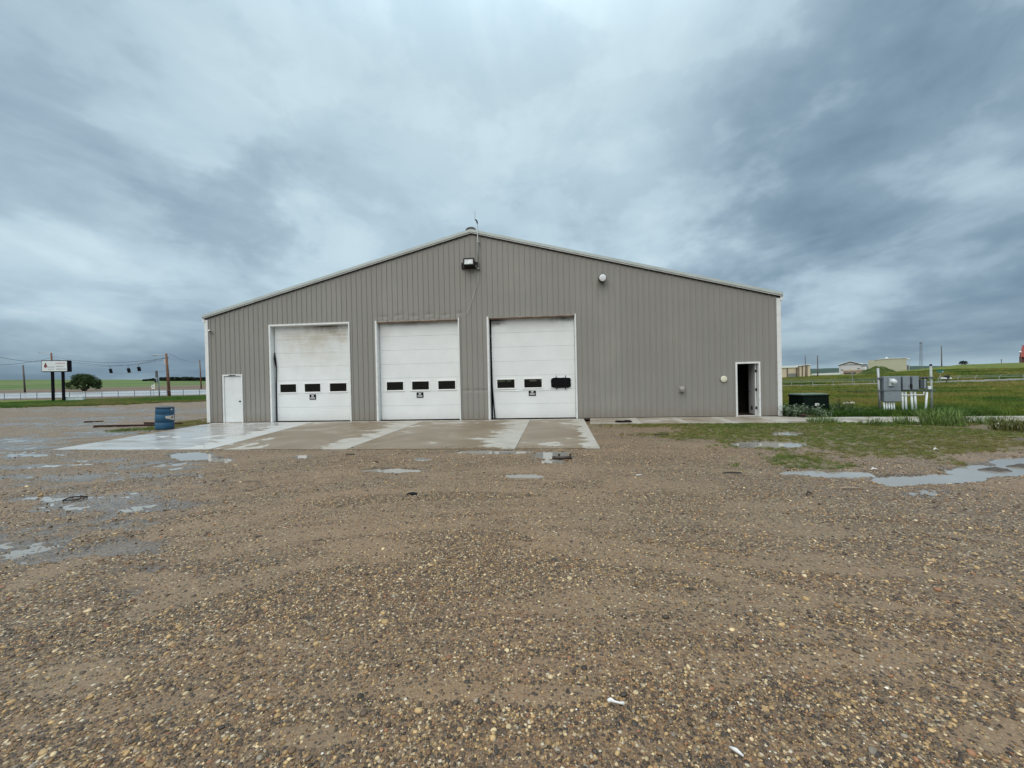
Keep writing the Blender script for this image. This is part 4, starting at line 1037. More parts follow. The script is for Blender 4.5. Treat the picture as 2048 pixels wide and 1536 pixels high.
def clump(name, n, h, spread, width, seed, lean=.5):
    """grass clump of bent two-segment blades"""
    r_ = random.Random(seed); mb = MB()
    for k in range(n):
        a = r_.uniform(0, 6.28); d = spread*math.sqrt(r_.random()); bx_, by_ = d*math.cos(a), d*math.sin(a)
        hh = h*r_.uniform(.55, 1.1); la = r_.uniform(0, 6.28); le = hh*lean*r_.uniform(.3, 1.2); w = width*r_.uniform(.7, 1.3); fa = r_.uniform(0, 3.14); wx, wy = w*math.cos(fa)/2, w*math.sin(fa)/2
        mx, my, mz = bx_+le*.35*math.cos(la), by_+le*.35*math.sin(la), hh*.6
        tx, ty, tz = bx_+le*math.cos(la), by_+le*math.sin(la), hh*.97
        i = len(mb.v); mb.v += [(bx_-wx, by_-wy, -.01), (bx_+wx, by_+wy, -.01), (mx-wx*.8, my-wy*.8, mz), (mx+wx*.8, my+wy*.8, mz), (tx, ty, tz)]
        mb.f += [(i, i+1, i+3, i+2), (i+2, i+3, i+4)]
    me = mb.mesh(name); me.materials.append(BLADE)
    return bpy.data.objects.new(name, me)
TALL = clump('tall_clump', 34, 1.0, .42, .045, 1, .55)
SHORT = clump('short_clump', 26, 1.0, .8, .09, 2, .9)
def grass(name, x, y, h, wmul, palette, src, keepfn):
    f = ground_fields(x, y); k = rng.uniform(0, 1, len(x)) < keepfn(f); x, y, h = x[k], y[k], h[k]; z = f['z'][k]; n = len(x)
    scl = np.stack([h*wmul*rng.uniform(.8, 1.3, n), h*wmul*rng.uniform(.8, 1.3, n), h], -1)
    rot = np.stack([rng.normal(0, .12, n), rng.normal(0, .12, n), rng.uniform(0, 6.28, n)], -1)
    pn_ = fbm(x*.18, y*.18, 101, 4); P = np.array(palette); i = np.clip(((pn_-.28)/.44*(len(P)-1) + rng.normal(0, .55, n)), 0, len(P)-1.001)
    a = i.astype(int); fr = (i-a)[:, None]; c = (P[a]*(1-fr)+P[a+1]*fr)*rng.uniform(.7, 1.3, (n, 1))
    scatter(name, np.stack([x, y, z], -1), scl, rot, np.concatenate([c, np.ones((n, 1))], 1), BLADE, source=src)
GP = [(.045, .100, .014), (.085, .145, .020), (.145, .180, .026), (.200, .200, .036), (.230, .195, .060)]
GP2 = [(.045, .135, .018), (.080, .155, .024), (.140, .175, .036), (.200, .180, .060)]
def sector(n, u0, u1, r0, r1):
    a = rng.uniform(math.atan2(u0-1024, F), math.atan2(u1-1024, F), n)+YAW; r = np.sqrt(rng.uniform(r0*r0, r1*r1, n))
    return CAM[0]+r*np.sin(a), CAM[1]+r*np.cos(a)
x_, y_ = sector(30000, 1500, 2150, 18, 48); grass('field_grass', x_, y_, rng.uniform(.12, .30, len(x_)), 1.0, GP, TALL, lambda f: f['field']*(1-f['slab'])*(f['droad'] < .5))
x_, y_ = sector(26000, 1500, 2150, 48, 135); grass('far_field_grass', x_, y_, rng.uniform(.15, .34, len(x_)), 1.6, GP, TALL, lambda f: np.clip(f['grass'], 0, 1)*(f['droad'] < .5))
x_, y_ = sector(26000, 1150, 2150, 5.5, 17); grass('short_lawn_grass', x_, y_, rng.uniform(.018, .05, len(x_)), 1.5, GP2, SHORT, lambda f: np.clip(f['patchg'], 0, 1)*(1-f['slab'])*(f['wet'] < .35)*.62)
x_ = rng.uniform(17, 36, 2600); y_ = -1.9-rng.uniform(0, 1.6, 2600); grass('verge_grass', x_, y_, rng.uniform(.04, .10, 2600)*np.where(x_ > 24, 1.0, .6), 1.0, GP[:4], TALL, lambda f: f['verge']*(1-f['slab'])*.8)
x_, y_ = sector(30000, -120, 470, 44, 82); grass('roadside_grass', x_, y_, rng.uniform(.10, .24, len(x_)), 1.3, GP2, TALL, lambda f: f['lband'])
x_ = rng.uniform(-3, .2, 1400); y_ = rng.uniform(-3, 4, 1400); grass('corner_grass', x_, y_, rng.uniform(.03, .09, 1400), 1.6, GP2, SHORT, lambda f: f['sidegr']*(1-f['slab']))

# larger weeds one can pick out
def weed(u, v, n, h, spread, label, seed, leafy=False, pal=(.10, .155, .036)):
    a_ = put_on(u, v); r_ = random.Random(seed)
    root = empty('weed_clump', (a_[0], a_[1], gz(*a_)), label, 'weed', 'weeds by the footpath')
    m = mat('weed_%d' % seed, tuple(c*(.85+.15*(seed % 3)) for c in pal), .6, var=.35, scale=6, spec=.2)
    mb = MB()
    for k in range(n if leafy else int(n*1.7)):
        a = r_.uniform(0, 6.28); d = spread*.5*math.sqrt(r_.random()); p = Vector((d*math.cos(a), d*math.sin(a), -.02)); la = r_.uniform(0, 6.28); hh = h*r_.uniform(.5, 1.05); le = spread*r_.uniform(.05, .5)
        q = p+Vector((le*.35*math.cos(la), le*.35*math.sin(la), hh*.6)); t_ = p+Vector((le*math.cos(la), le*math.sin(la), hh)); w = r_.uniform(.004, .010) if not leafy else .012
        s_ = Vector((-math.sin(la), math.cos(la), 0))*w
        mb.quad(p-s_, p+s_, q+s_*.8, q-s_*.8).quad(q-s_*.8, q+s_*.8, t_)
        if leafy:
            for j in range(9):
                f_ = r_.uniform(.25, 1); c = p.lerp(q, min(1, f_*1.6)) if f_ < .6 else q.lerp(t_, (f_-.6)/.4); an_ = r_.uniform(0, 6.28); l = r_.uniform(.05, .11); dv = Vector((math.cos(an_), math.sin(an_), r_.uniform(-.2, .5)))*l; sv = Vector((-math.sin(an_), math.cos(an_), 0))*l*.3
                mb.quad(c, c+dv*.5+sv, c+dv, c+dv*.5-sv)
    lpart(mb, 'leaves', m, root)
    return root
weed(1640, 846, 150, .42, .7, 'dark green weed clump at the near path edge beyond the building corner', 1)
weed(1664, 846, 110, .36, .5, 'smaller grass tuft just right of the dark weed clump', 2)
weed(1752, 851, 90, .30, .7, 'low weed tuft on the near path edge below the meter rack', 3)
weed(1806, 849, 90, .34, .5, 'weed tuft on the path edge below the rack conduits', 4)
weed(1884, 850, 320, .62, 1.1, 'largest bushy weed clump spilling over the footpath', 5, pal=(.115, .175, .048))
weed(1970, 848, 120, .34, .9, 'weed clump on the path edge right of the largest bush', 6)
weed(2040, 862, 260, .46, 1.1, 'yellowish weed bush at the right edge of the view', 7, pal=(.10, .11, .028))
for u, v, n, h, s_, lb, sd_ in ((1585, 834, 60, .55, .8, 'leafy sage weed at the building corner before the transformer', 8), (1606, 834, 70, .5, .9, 'leafy sage weed before the left face of the transformer', 9), (1632, 834, 60, .42, .9, 'leafy sage weed before the right face of the transformer', 10), (1672, 826, 80, .62, 1.3, 'dark leafy bush right of the transformer', 12), (1700, 829, 60, .36, 1.0, 'low leafy bush between the transformer and the rack', 13), (1722, 790, 130, .6, 3.0, 'dark round bush in the field behind the transformer', 15)):
    weed(u, v, n, h, s_, lb, sd_, True, (.15, .20, .12) if sd_ < 12 else (.06, .095, .03))

# ------------------------------------------------------------------ transformer, rack and bits right of the building
a_ = put_on(1624, 829)
a_ = (26.0, 1.35)
tr = empty('pad_transformer', (26.05, 0.55, 0), 'dark green pad transformer box behind sage weeds', 'transformer', rz=math.radians(6))
GREEN = mat('dark_green_enamel', (.003, .009, .006), .55, var=.15, spec=.12); GTOP = mat('faded_green_lid', (.13, .18, .14), .5, var=.12)
lbox(tr, 'pad', mat('pad_concrete', (.30, .29, .26), .8), -.62, .62, -.1, 1.0, -.05, .08)
lbox(tr, 'cabinet', GREEN, -.52, .52, 0, .85, .08, .74, bevel=.01)
lpart(MB().prism([(-.54, .745), (.54, .745), (.54, .80), (-.54, .80)], -.02, .87), 'lid', GREEN, tr, bevel=.012)
lpart(MB().prism([(-.53, .802), (.53, .802), (.50, .85), (-.50, .85)], .04, .85), 'lid_top', GTOP, tr, bevel=.01)
lbox(tr, 'door_seam', BLACK, -.004, .004, -.006, -.001, .10, .73)
lbox(tr, 'warning_label', mat('label_white', (.66, .68, .66), .5), -.06, .10, -.010, -.003, .36, .47)
lbox(tr, 'latch', DARKMETAL, .02, .06, -.03, -.001, .30, .42)

L_, R_ = put_on(1762, 829), put_on(1864, 829); rk_an = math.atan2(R_[1]-L_[1], R_[0]-L_[0]); RW = math.hypot(R_[0]-L_[0], R_[1]-L_[1])
rack = empty('meter_rack', (L_[0], L_[1], 0), 'grey electric meter rack on two posts with white conduits', 'meter rack', rz=rk_an)
depL = float((np.array([L_[0], L_[1], 0])-CAM)@FW)
def rz_(v, u=1800):                                  # height on the rack for a picture row
    d = depL; return float(at(u, v, d)[2])
def rx_(u): return (u-1762)/(1864-1762)*RW
POSTG = mat('post_sage', (.30, .34, .31), .55, .3, var=.12)
lpart(MB().tube([(-.02, 0, -.1), (rx_(1757), 0, rz_(736, 1762))], .042, 10), 'post', GALV, rack, True)
lpart(MB().tube([(RW, 0, -.1), (RW-.02, 0, rz_(732, 1862))], .042, 10), 'post', POSTG, rack, True)
lpart(MB().tube([(RW-.02, 0, rz_(732, 1862)), (RW-.02, 0, rz_(728.5, 1862))], [.048, .03], 10), 'post_cap', DARKMETAL, rack)
for v0, v1, ul, ur in ((754.5, 757.5, 1754, 1866), (779, 782.5, 1756, 1868)):
    zl, zr = rz_((v0+v1)/2, 1757)-.012, rz_((v0+v1)/2-1.5, 1866)
    n = 18; mb = MB(); x0, x1 = rx_(ul), rx_(ur if v0 > 770 else 1834 if False else ur)
    mb.prism([(x0, zl-.03), (x1, zr-.03), (x1, zr+.03), (x0, zl+.03)], -.075, -.046)
    rl = lpart(mb, 'rail', mat('channel_steel', (.15, .17, .17), .5, .4), rack)
    for k in range(n):
        f_ = (k+.5)/n; lpart(MB().box(x0+(x1-x0)*f_-.02, x0+(x1-x0)*f_+.02, -.0775, -.0752, zl+(zr-zl)*f_-.010, zl+(zr-zl)*f_+.010), 'slot', BLACK, rl)
def cab(name, u0, u1, v0, v1, d0, d1, m=GREYBOX, bevel=.01):
    um = (u0+u1)/2; return lbox(rack, name, m, rx_(u0), rx_(u1), d0, d1, rz_(v1, um), rz_(v0, um), bevel=bevel)
DGREY = mat('grey_enamel_dark', (.055, .068, .078), .5)
cab('meter_cabinet', 1763, 1797.5, 752.5, 781, -.16, .06); cab('cabinet_side', 1759.5, 1762.6, 756, 800, -.05, .05, DGREY)
cab('lower_cabinet', 1764.5, 1797.8, 781.6, 802.5, -.14, .05)
cab('meter_socket', 1772, 1783.5, 757, 771.5, -.24, -.162, mat('pale_meter', (.48, .53, .54), .4))
mz = rz_(763.5, 1779); Mm = Matrix.Translation((rx_(1779), -.24, mz)) @ Matrix.Rotation(math.pi/2, 4, 'X')
lpart(MB().lathe([(.095, 0), (.095, .02), (.088, .025), (.085, .10), (.07, .125), (.02, .135)], M=Mm, seg=22), 'meter_dome', mat('meter_glass', (.55, .60, .62), .12), rack, True)
cab('disconnect_box', 1801.5, 1816, 752, 779, -.16, .05); cab('disconnect_side', 1797.9, 1801.2, 756, 778, -.05, .05, DGREY)
cab('disconnect_box', 1820.5, 1833, 752, 778.5, -.16, .05); cab('disconnect_side', 1816.4, 1820.2, 756, 778, -.05, .05, DGREY)
lbox(rack, 'switch_handle', DARKMETAL, rx_(1815), rx_(1818), -.22, -.162, rz_(774, 1816), rz_(768, 1816))
cab('telephone_box', 1837, 1850, 759, 776.5, -.14, .03, DGREY); cab('ladder_panel', 1843, 1847, 757, 776, -.17, -.142, mat('grey_pale', (.20, .24, .26), .5)); cab('box_cap', 1842, 1851, 755.5, 757.5, -.17, .03, DARKMETAL)
cab('junction_box', 1852.5, 1859, 771.5, 777.5, -.12, -.02, PVC)
def conduit(u0, v0, u1, v1, y_=-.03, r=.034):
    um = (u0+u1)/2; lpart(MB().tube([(rx_(u0), y_, rz_(v0, um)), (rx_(u1), y_, rz_(v1, um)-.02)], r, 10), 'conduit', PVC, rack, True)
for u in (1767.0, 1772, 1777, 1782, 1787): conduit(u, 802.6, u+1.4, 828, -.04, .027)
for u, e, b in ((1804.5, 1805.5, 828), (1811.2, 1812.4, 828), (1822.5, 1825, 827), (1829.5, 1832, 819)): conduit(u, 783, e, b)
conduit(1853.5, 783, 1849.5, 828)
lpart(MB().tube([(rx_(1798), -.06, rz_(789.5, 1820)), (rx_(1846), -.06, rz_(789, 1820)), (rx_(1846.5), -.06, rz_(783, 1820))], .022, 8), 'conduit', PVC, rack, True)

a_ = put_on(1698, 815); o = MB(); rr = random.Random(8); N = 10
o.v = [(.32*math.cos(6.283*k/N)*rr.uniform(.8, 1.1), .14*math.sin(6.283*k/N)*rr.uniform(.8, 1.1), 0) for k in range(N)] + [(.26*math.cos(6.283*k/N)*rr.uniform(.8, 1.1), .10*math.sin(6.283*k/N)*rr.uniform(.8, 1.1), .13+rr.uniform(-.02, .03)) for k in range(N)]
o.f = [tuple(range(N, 2*N))] + [(k, (k+1) % N, N+(k+1) % N, N+k) for k in range(N)]
o = o.build('pale_rock', mat('pale_stone', (.52, .50, .42), .8, bump=.5)); o.location = (a_[0], a_[1], gz(*a_)+.12); tag(o, 'flat pale rock lying in the grass right of the transformer', 'rock')
a_ = put_on(1577, 836.5); o = MB().tube([(-.16, 0, .06), (-.05, .02, .09), (.10, -.03, .05), (.30, 0, .04)], [.05, .06, .045, .03], 8).build('log_piece', mat('wet_log', (.035, .02, .016), .7, spec=.2), None, True); o.location = (24.85, -.72, .036); tag(o, 'short dark log lying on the path at the building corner', 'log')
a_ = put_on(2010, 853); o = MB(); N = 12
o.v = [(.35*math.cos(6.283*k/N)*rr.uniform(.8, 1.1), .22*math.sin(6.283*k/N), 0) for k in range(N)] + [(.28*math.cos(6.283*k/N)*rr.uniform(.8, 1.1), .17*math.sin(6.283*k/N), .08+rr.uniform(-.02, .02)) for k in range(N)]
o.f = [tuple(range(N, 2*N))] + [(k, (k+1) % N, N+(k+1) % N, N+k) for k in range(N)]
o = o.build('broken_concrete', mat('pale_stone', (.52, .50, .42), .8)); o.location = (a_[0], a_[1], gz(*a_)); tag(o, 'broken concrete lump in weeds at the far right of the path', 'rubble')
for k, (u, v, lb, s_) in enumerate(((1990, 939, 'dark mud lump standing in the large puddle', 1.0), (2040, 932, 'dark mud lump at the right end of the large puddle', .8))):
    a_ = put_on(u, v); o = MB().lathe([(.24*s_, -.04), (.20*s_, .005), (.12*s_, .03), (.04*s_, .04)], seg=22)
    o.v = [(p[0]*(1+.25*math.sin(3*p[1]*9+k)), p[1]*.5+.02*math.sin(p[0]*40), p[2]+.012*math.sin(p[0]*31+p[1]*23)) for p in o.v]
    o = o.build('mud_lump', mat('dark_mud', (.055, .042, .032), .6, bump=.8, bscale=30), None, True); o.location = (a_[0], a_[1], Z_WATER); tag(o, lb, 'mud')

# ------------------------------------------------------------------ background, left: road, fence, signs, poles
fwv = np.array([math.sin(YAW), math.cos(YAW)]); rtv = np.array([math.cos(YAW), -math.sin(YAW)])
def place(u, depth):
    """plan point on the ground at picture column u and the given distance ahead"""
    vv = 768.0
    p = at(u, 783-(u*0.0213), depth); return float(p[0]), float(p[1])
def top_z(u, v, depth): return float(at(u, v, depth)[2])
def gnd(u, depth): p = place(u, depth); return (p[0], p[1], float(terrain(np.array([p[0]]), np.array([p[1]]))[0]))

def strip(name, d0, d1, X0, X1, lift, m, n=60, rows=3):
    mb = MB()
    for j in range(rows+1):
        for i in range(n+1):
            X_ = X0+(X1-X0)*i/n; dd = d0+(d1-d0)*j/rows; p = CAM[:2]+fwv*dd+rtv*X_
            mb.v.append((p[0], p[1], float(terrain(np.array([p[0]]), np.array([p[1]]))[0])+lift))
    for j in range(rows):
        for i in range(n):
            a = j*(n+1)+i; mb.f.append((a, a+1, a+n+2, a+n+1))
    o = mb.build(name, m, None, True); tag(o, kind='structure'); return o
ROADM = mat('wet_highway', (.30, .30, .30), .28, var=.12, scale=.12, spec=.7)
strip('road', 69.5, 80, -240, 30, .06, ROADM); strip('road', 82.5, 97, -240, 30, .06, ROADM)
strip('road_shoulder', 66.0, 69.4, -240, 30, .05, mat('gravel_shoulder', (.20, .18, .16), .8, scale=.5))
strip('road_median', 80.05, 82.45, -240, 30, .055, mat('median', (.17, .17, .165), .7, scale=.3))
PAINT = mat('road_paint', (.7, .7, .68), .5)
for dd in (70.2, 79.4, 83.2, 96.2): strip('road_line', dd, dd+.16, -240, 30, .068, PAINT, rows=1)

# chain-link fence along the yard
fd = 62.0
fp0 = gnd(200, fd)
fence = empty('chain_link_fence', fp0, 'galvanised chain-link fence between the yard and the highway', 'fence')
Xs = np.arange(-100, -33, 2.55); prev = None
FENCEM = mat('fence_galv', (.20, .21, .22), .6, .2)
rail_pts = []
for X_ in Xs:
    p = CAM[:2]+fwv*fd+rtv*X_; z = float(terrain(np.array([p[0]]), np.array([p[1]]))[0])
    lx = Vector((p[0], p[1], z)); rail_pts.append(lx+Vector((0, 0, 1.08)))
    MB().tube([lx-Vector((0, 0, .2)), lx+Vector((0, 0, 1.14))], .045, 6).build('post', FENCEM, fence)
MB().tube(rail_pts, .03, 5).build('top_rail', FENCEM, fence)
mb = MB()                                            # woven wire, one wire each way
span = Xs[-1]-Xs[0]; nW = 110
for k in range(nW):
    for s in (-1, 1):
        X0_ = Xs[0]+span*k/nW; X1_ = X0_+s*1.05
        if X1_ < Xs[0] or X1_ > Xs[-1]: continue
        q = []
        for X_, h_ in ((X0_, .03), (X1_, 1.06)):
            p = CAM[:2]+fwv*fd+rtv*X_; q.append(Vector((p[0], p[1], float(terrain(np.array([p[0]]), np.array([p[1]]))[0])+h_)))
        mb.tube(q, .0025, 3, False)
mb.build('wire_mesh', FENCEM, fence)

# pylon sign
sd_ = 52.0; b0 = gnd(115, sd_)
view = math.atan2(CAM[1]-b0[1], CAM[0]-b0[0])
sg = empty('pylon_sign', b0, 'white pylon sign with a red and black drop on two black posts', 'sign', rz=view+math.pi/2-math.radians(33))
SBLK = mat('sign_frame_black', (.004, .004, .008), .6, spec=.1)
ztop, zbot = top_z(110, 721, sd_)-b0[2], top_z(110, 744, sd_)-b0[2]
SW, SDp = 1.36, 0.34
lbox(sg, 'cabinet', SBLK, -SW, SW, -SDp, SDp, zbot, ztop, bevel=.03)
lbox(sg, 'face', mat('sign_face', (.74, .78, .80), .35, var=.03), -SW+.07, SW-.08, -SDp-.02, -SDp+.01, zbot+.09, ztop-.09)
for xx in (-.46, .62): lbox(sg, 'post', SBLK, xx-.10, xx+.10, -.13, .13, -.3, zbot-.002)
hh = ztop-zbot; FY = -SDp-.021
def flat(poly, y_, name, m): lpart(MB().prism(poly, y_-.008, y_), name, m, sg)
cxs, czs = -SW*.66, zbot+hh*.56
EM = .74
drop = [(0, .42), (.10, .20), (.22, .0), (.24, -.14), (.16, -.28), (0, -.34), (-.16, -.28), (-.24, -.14), (-.22, .0), (-.10, .20)]
flat([(cxs+px_*.9*EM, czs+pz_*.9) for px_, pz_ in drop][::-1], FY, 'drop_emblem', mat('emblem_dark', (.03, .02, .022), .5))
inner = [(.03, .20), (.12, .03), (.19, -.08), (.16, -.24), (.02, -.30), (-.06, -.22), (-.04, -.06)]
flat([(cxs+px_*.95*EM+.01, czs+pz_*.95) for px_, pz_ in inner][::-1], FY-.009, 'drop_emblem_flame', mat('emblem_red', (.38, .06, .05), .5))
def line(x0, x1, zc, hgt, m, seed):
    r_ = random.Random(seed); x_ = x0; mb = MB()
    while x_ < x1:
        w = r_.uniform(.035, .07); mb.box(x_, min(x_+w, x1), FY-.006, FY, zc-hgt/2*r_.uniform(.7, 1), zc+hgt/2*r_.uniform(.6, 1)); x_ += w+r_.uniform(.012, .035)
    lpart(mb, 'faded_lettering', m, sg)
GL = mat('faded_grey', (.36, .42, .44), .6); RL = mat('faded_red', (.52, .24, .24), .6); DL = mat('faded_dark', (.26, .28, .31), .6)
line(-SW*.52, -.06, zbot+hh*.42, .15, GL, 1); line(-SW*.50, -.09, zbot+hh*.24, .09, GL, 2)
line(.08, 1.07, zbot+hh*.74, .12, RL, 3); line(.16, .88, zbot+hh*.48, .12, mat('faded_mauve', (.38, .30, .33), .6), 4); line(.16, 1.20, zbot+hh*.24, .12, DL, 5)

a_ = gnd(150, 53); ub = empty('utility_box', a_, 'low white utility box in the roadside grass', 'box', rz=view+math.pi/2-.35)
UB = mat('mint_white', (.60, .68, .65), .5, var=.05)
lbox(ub, 'body', UB, -.85, .85, -.3, .3, 0, .54, bevel=.02); lbox(ub, 'lid', UB, -.88, .88, -.33, .33, .545, .60, bevel=.01); lbox(ub, 'door_seam', DARKMETAL, -.006, .006, -.306, -.3, .06, .5)

def pole(u, depth, vtop, r, label, m=WOOD, lean=0.0, extras=None):
    b = gnd(u, depth); zt = top_z(u, vtop, depth)
    o = empty('utility_pole', b, label, 'utility pole', 'utility poles along the highway'); H = zt-b[2]
    lpart(MB().tube([(0, 0, -.4), (lean*.5*rtv[0], lean*.5*rtv[1], H*.5), (lean*rtv[0], lean*rtv[1], H)], [r*1.15, r, r*.8], 10), 'shaft', m, o, True)
    return o, b, H
def arm(o, H, dx, dz, m=GALV):
    a = rtv*dx
    lpart(MB().tube([(0, 0, H), (a[0]*.5, a[1]*.5, H+dz*.85), (a[0], a[1], H+dz)], [.05, .045, .04], 6), 'lamp_arm', m, o)
    ax = np.array([rtv[0], rtv[1]])*np.sign(dx)
    lpart(MB().tube([(a[0], a[1], H+dz-.01), (a[0]+ax[0]*.35, a[1]+ax[1]*.35, H+dz-.02), (a[0]+ax[0]*.8, a[1]+ax[1]*.8, H+dz-.06)], [.06, .11, .07], 8), 'lamp_head', GALV, o)
DPOLE = 71
p1, b1, H1 = pole(107.5, DPOLE+29, 705.5, .20, 'brown wooden pole with a lamp arm behind the pylon sign', WOOD, -.35)
arm(p1, H1-.4, -2.9, .55)
p2, b2, H2 = pole(338.5, 65, 707, .19, 'tall brown wooden pole with lamp arm nearest the building', WOOD, -.35)
arm(p2, H2-.5, -1.75, .3)
lpart(MB().box(-.75, -.25, -.12, .12, H2-1.7, H2-.95), 'signal_cabinet', mat('pale_box', (.45, .47, .47), .5), p2); lpart(MB().tube([(-.55, 0, H2-.7), (-.2, 0, H2-.7)], .06, 6), 'insulator', WHITE, p2)
p3, b3, H3 = pole(50, 102, 730, .17, 'grey weathered pole at far left beyond the highway', WOODGREY, -.3)
p4, b4, H4 = pole(402.5, 118, 719.5, .16, 'brown pole beyond the highway beside the building corner', WOOD, -.25)

# traffic signals on span wires
def span_wire(A, B, sag, r, label, n=14):
    A, B = Vector(A), Vector(B); P = []
    for k in range(n+1):
        f_ = k/n; p = A.lerp(B, f_); p.z -= 4*sag*f_*(1-f_); P.append(p)
    o = MB().tube(P, r, 5).build('overhead_wire', WIRE); tag(o, label, 'wire'); return P
tp2 = Vector((b2[0], b2[1], b2[2]+H2)); tp1 = Vector((b1[0], b1[1], b1[2]+H1))
def sp(u, v, d): return Vector(at(u, v, d))
span_wire(sp(107, 713, 100), sp(337, 716, 65), 1.1, .028, 'upper span wire between the two lamp poles')
span_wire(sp(107, 716, 100), sp(325, 720, 65), 1.5, .022, 'second span wire just below the upper one')
SIGD = {223: 82, 259: 76, 279.5: 72}
P3 = [sp(107, 719, 100), sp(160, 726, 91), sp(222, 731.5, 82), sp(259, 730.5, 76), sp(279, 727.5, 72), sp(322, 717.5, 66), sp(337, 714, 65)]
o = MB().tube(P3, .028, 5).build('overhead_wire', WIRE); tag(o, 'signal span wire carrying the three traffic lights', 'wire')
o = MB().tube([sp(224, 746, 82), sp(259, 746.5, 76), sp(280, 745, 72), sp(337, 742, 65)], .012, 4).build('overhead_wire', WIRE); tag(o, 'thin tether wire below the three traffic lights', 'wire')
span_wire(sp(-60, 700, 60), sp(107, 722, 100), .8, .035, 'power line running off the left edge above the pylon sign')
span_wire(sp(-60, 731, 60), sp(107, 714, 100), .6, .03, 'lower power line crossing at the left edge')
span_wire(sp(338, 707, 65), sp(402, 722, 118), .8, .02, 'wire from the tall pole to the pole by the building corner')
SIGM = mat('signal_black', (.005, .005, .008), .6, spec=.1)
for k, (u, vt, vb, d, lb) in enumerate(((223, 737.5, 746.2, 82, 'leftmost of three hanging traffic lights'), (259, 736.5, 745.3, 76, 'middle one of three hanging traffic lights'), (279.5, 734, 742.3, 72, 'rightmost of three hanging traffic lights'))):
    p = sp(u, vb, d); zt = top_z(u, vt, d); hz = zt-p.z
    s = empty('traffic_light', (p.x, p.y, p.z), lb, 'traffic light', 'traffic lights over the junction', rz=-YAW*0+.25); s.rotation_euler = (0, math.radians(-10), .3)
    lbox(s, 'housing', SIGM, -.19, .19, -.13, .13, 0, hz, bevel=.02)
    for q in range(3):
        zc = hz*(q+.5)/3
        lpart(MB().lathe([(.15, .13), (.15, .30), (.138, .30), (.138, .135)], M=Matrix.Translation((0, 0, zc)) @ Matrix.Rotation(math.pi/2, 4, 'X'), seg=12), 'visor', SIGM, s)
        lpart(MB().lathe([(.12, .131), (.10, .16), (.03, .17)], M=Matrix.Translation((0, 0, zc)) @ Matrix.Rotation(math.pi/2, 4, 'X'), seg=12), 'lens', mat('signal_lens_%d' % q, [(.02, .05, .03), (.06, .045, .01), (.06, .01, .01)][q], .3), s)
    zw = {0: 731.5, 1: 730.5, 2: 727.5}[k]
    lpart(MB().tube([(0, 0, hz), (.0, 0, hz+(top_z(u, zw, d)-zt))], .025, 6), 'hanger', SIGM, s)
    lpart(MB().box(-.22, .22, -.05, .05, hz+(top_z(u, zw, d)-zt)-.08, hz+(top_z(u, zw, d)-zt)+.04), 'span_clamp', GALV, s)
# side-mounted signal pole
b = gnd(318.5, 63); o = empty('signal_post', b, 'grey steel post with signal head and control box by the highway', 'signal post')
H = top_z(316, 742, 63)-b[2]
lpart(MB().tube([(0, 0, -.2), (-.12, 0, H)], [.09, .07], 10), 'post', GALV, o, True)
lbox(o, 'signal_head', mat('signal_grey', (.09, .10, .12), .5), -.30, -.06, -.32, -.09, H-1.05, H+.05, bevel=.02)
lbox(o, 'control_box', GREYBOX, -.42, .0, -.32, -.09, H-1.85, H-1.12, bevel=.02); lbox(o, 'crosswalk_signal', DARKMETAL, -.40, -.16, -.36, -.325, H-1.80, H-1.3)
b = gnd(307, 64); o = empty('road_sign', b, 'small white road sign with a black arrow left of the signal post', 'sign'); H = top_z(307, 770, 64)-b[2]
lpart(MB().tube([(0, 0, -.2), (0, 0, H+.5)], .03, 6), 'post', GALV, o); lbox(o, 'plate', WHITE, -.30, .28, -.05, -.035, H-.62, H-.02); lbox(o, 'upper_plate', WHITE, .06, .27, -.05, -.035, H+.0, H+.22)
lbox(o, 'arrow_bar', BLACK, -.14, .12, -.056, -.051, H-.36, H-.26); lpart(MB().prism([(-.20, H-.31), (-.08, H-.40), (-.08, H-.22)], -.058, -.051), 'arrow_head', BLACK, o)

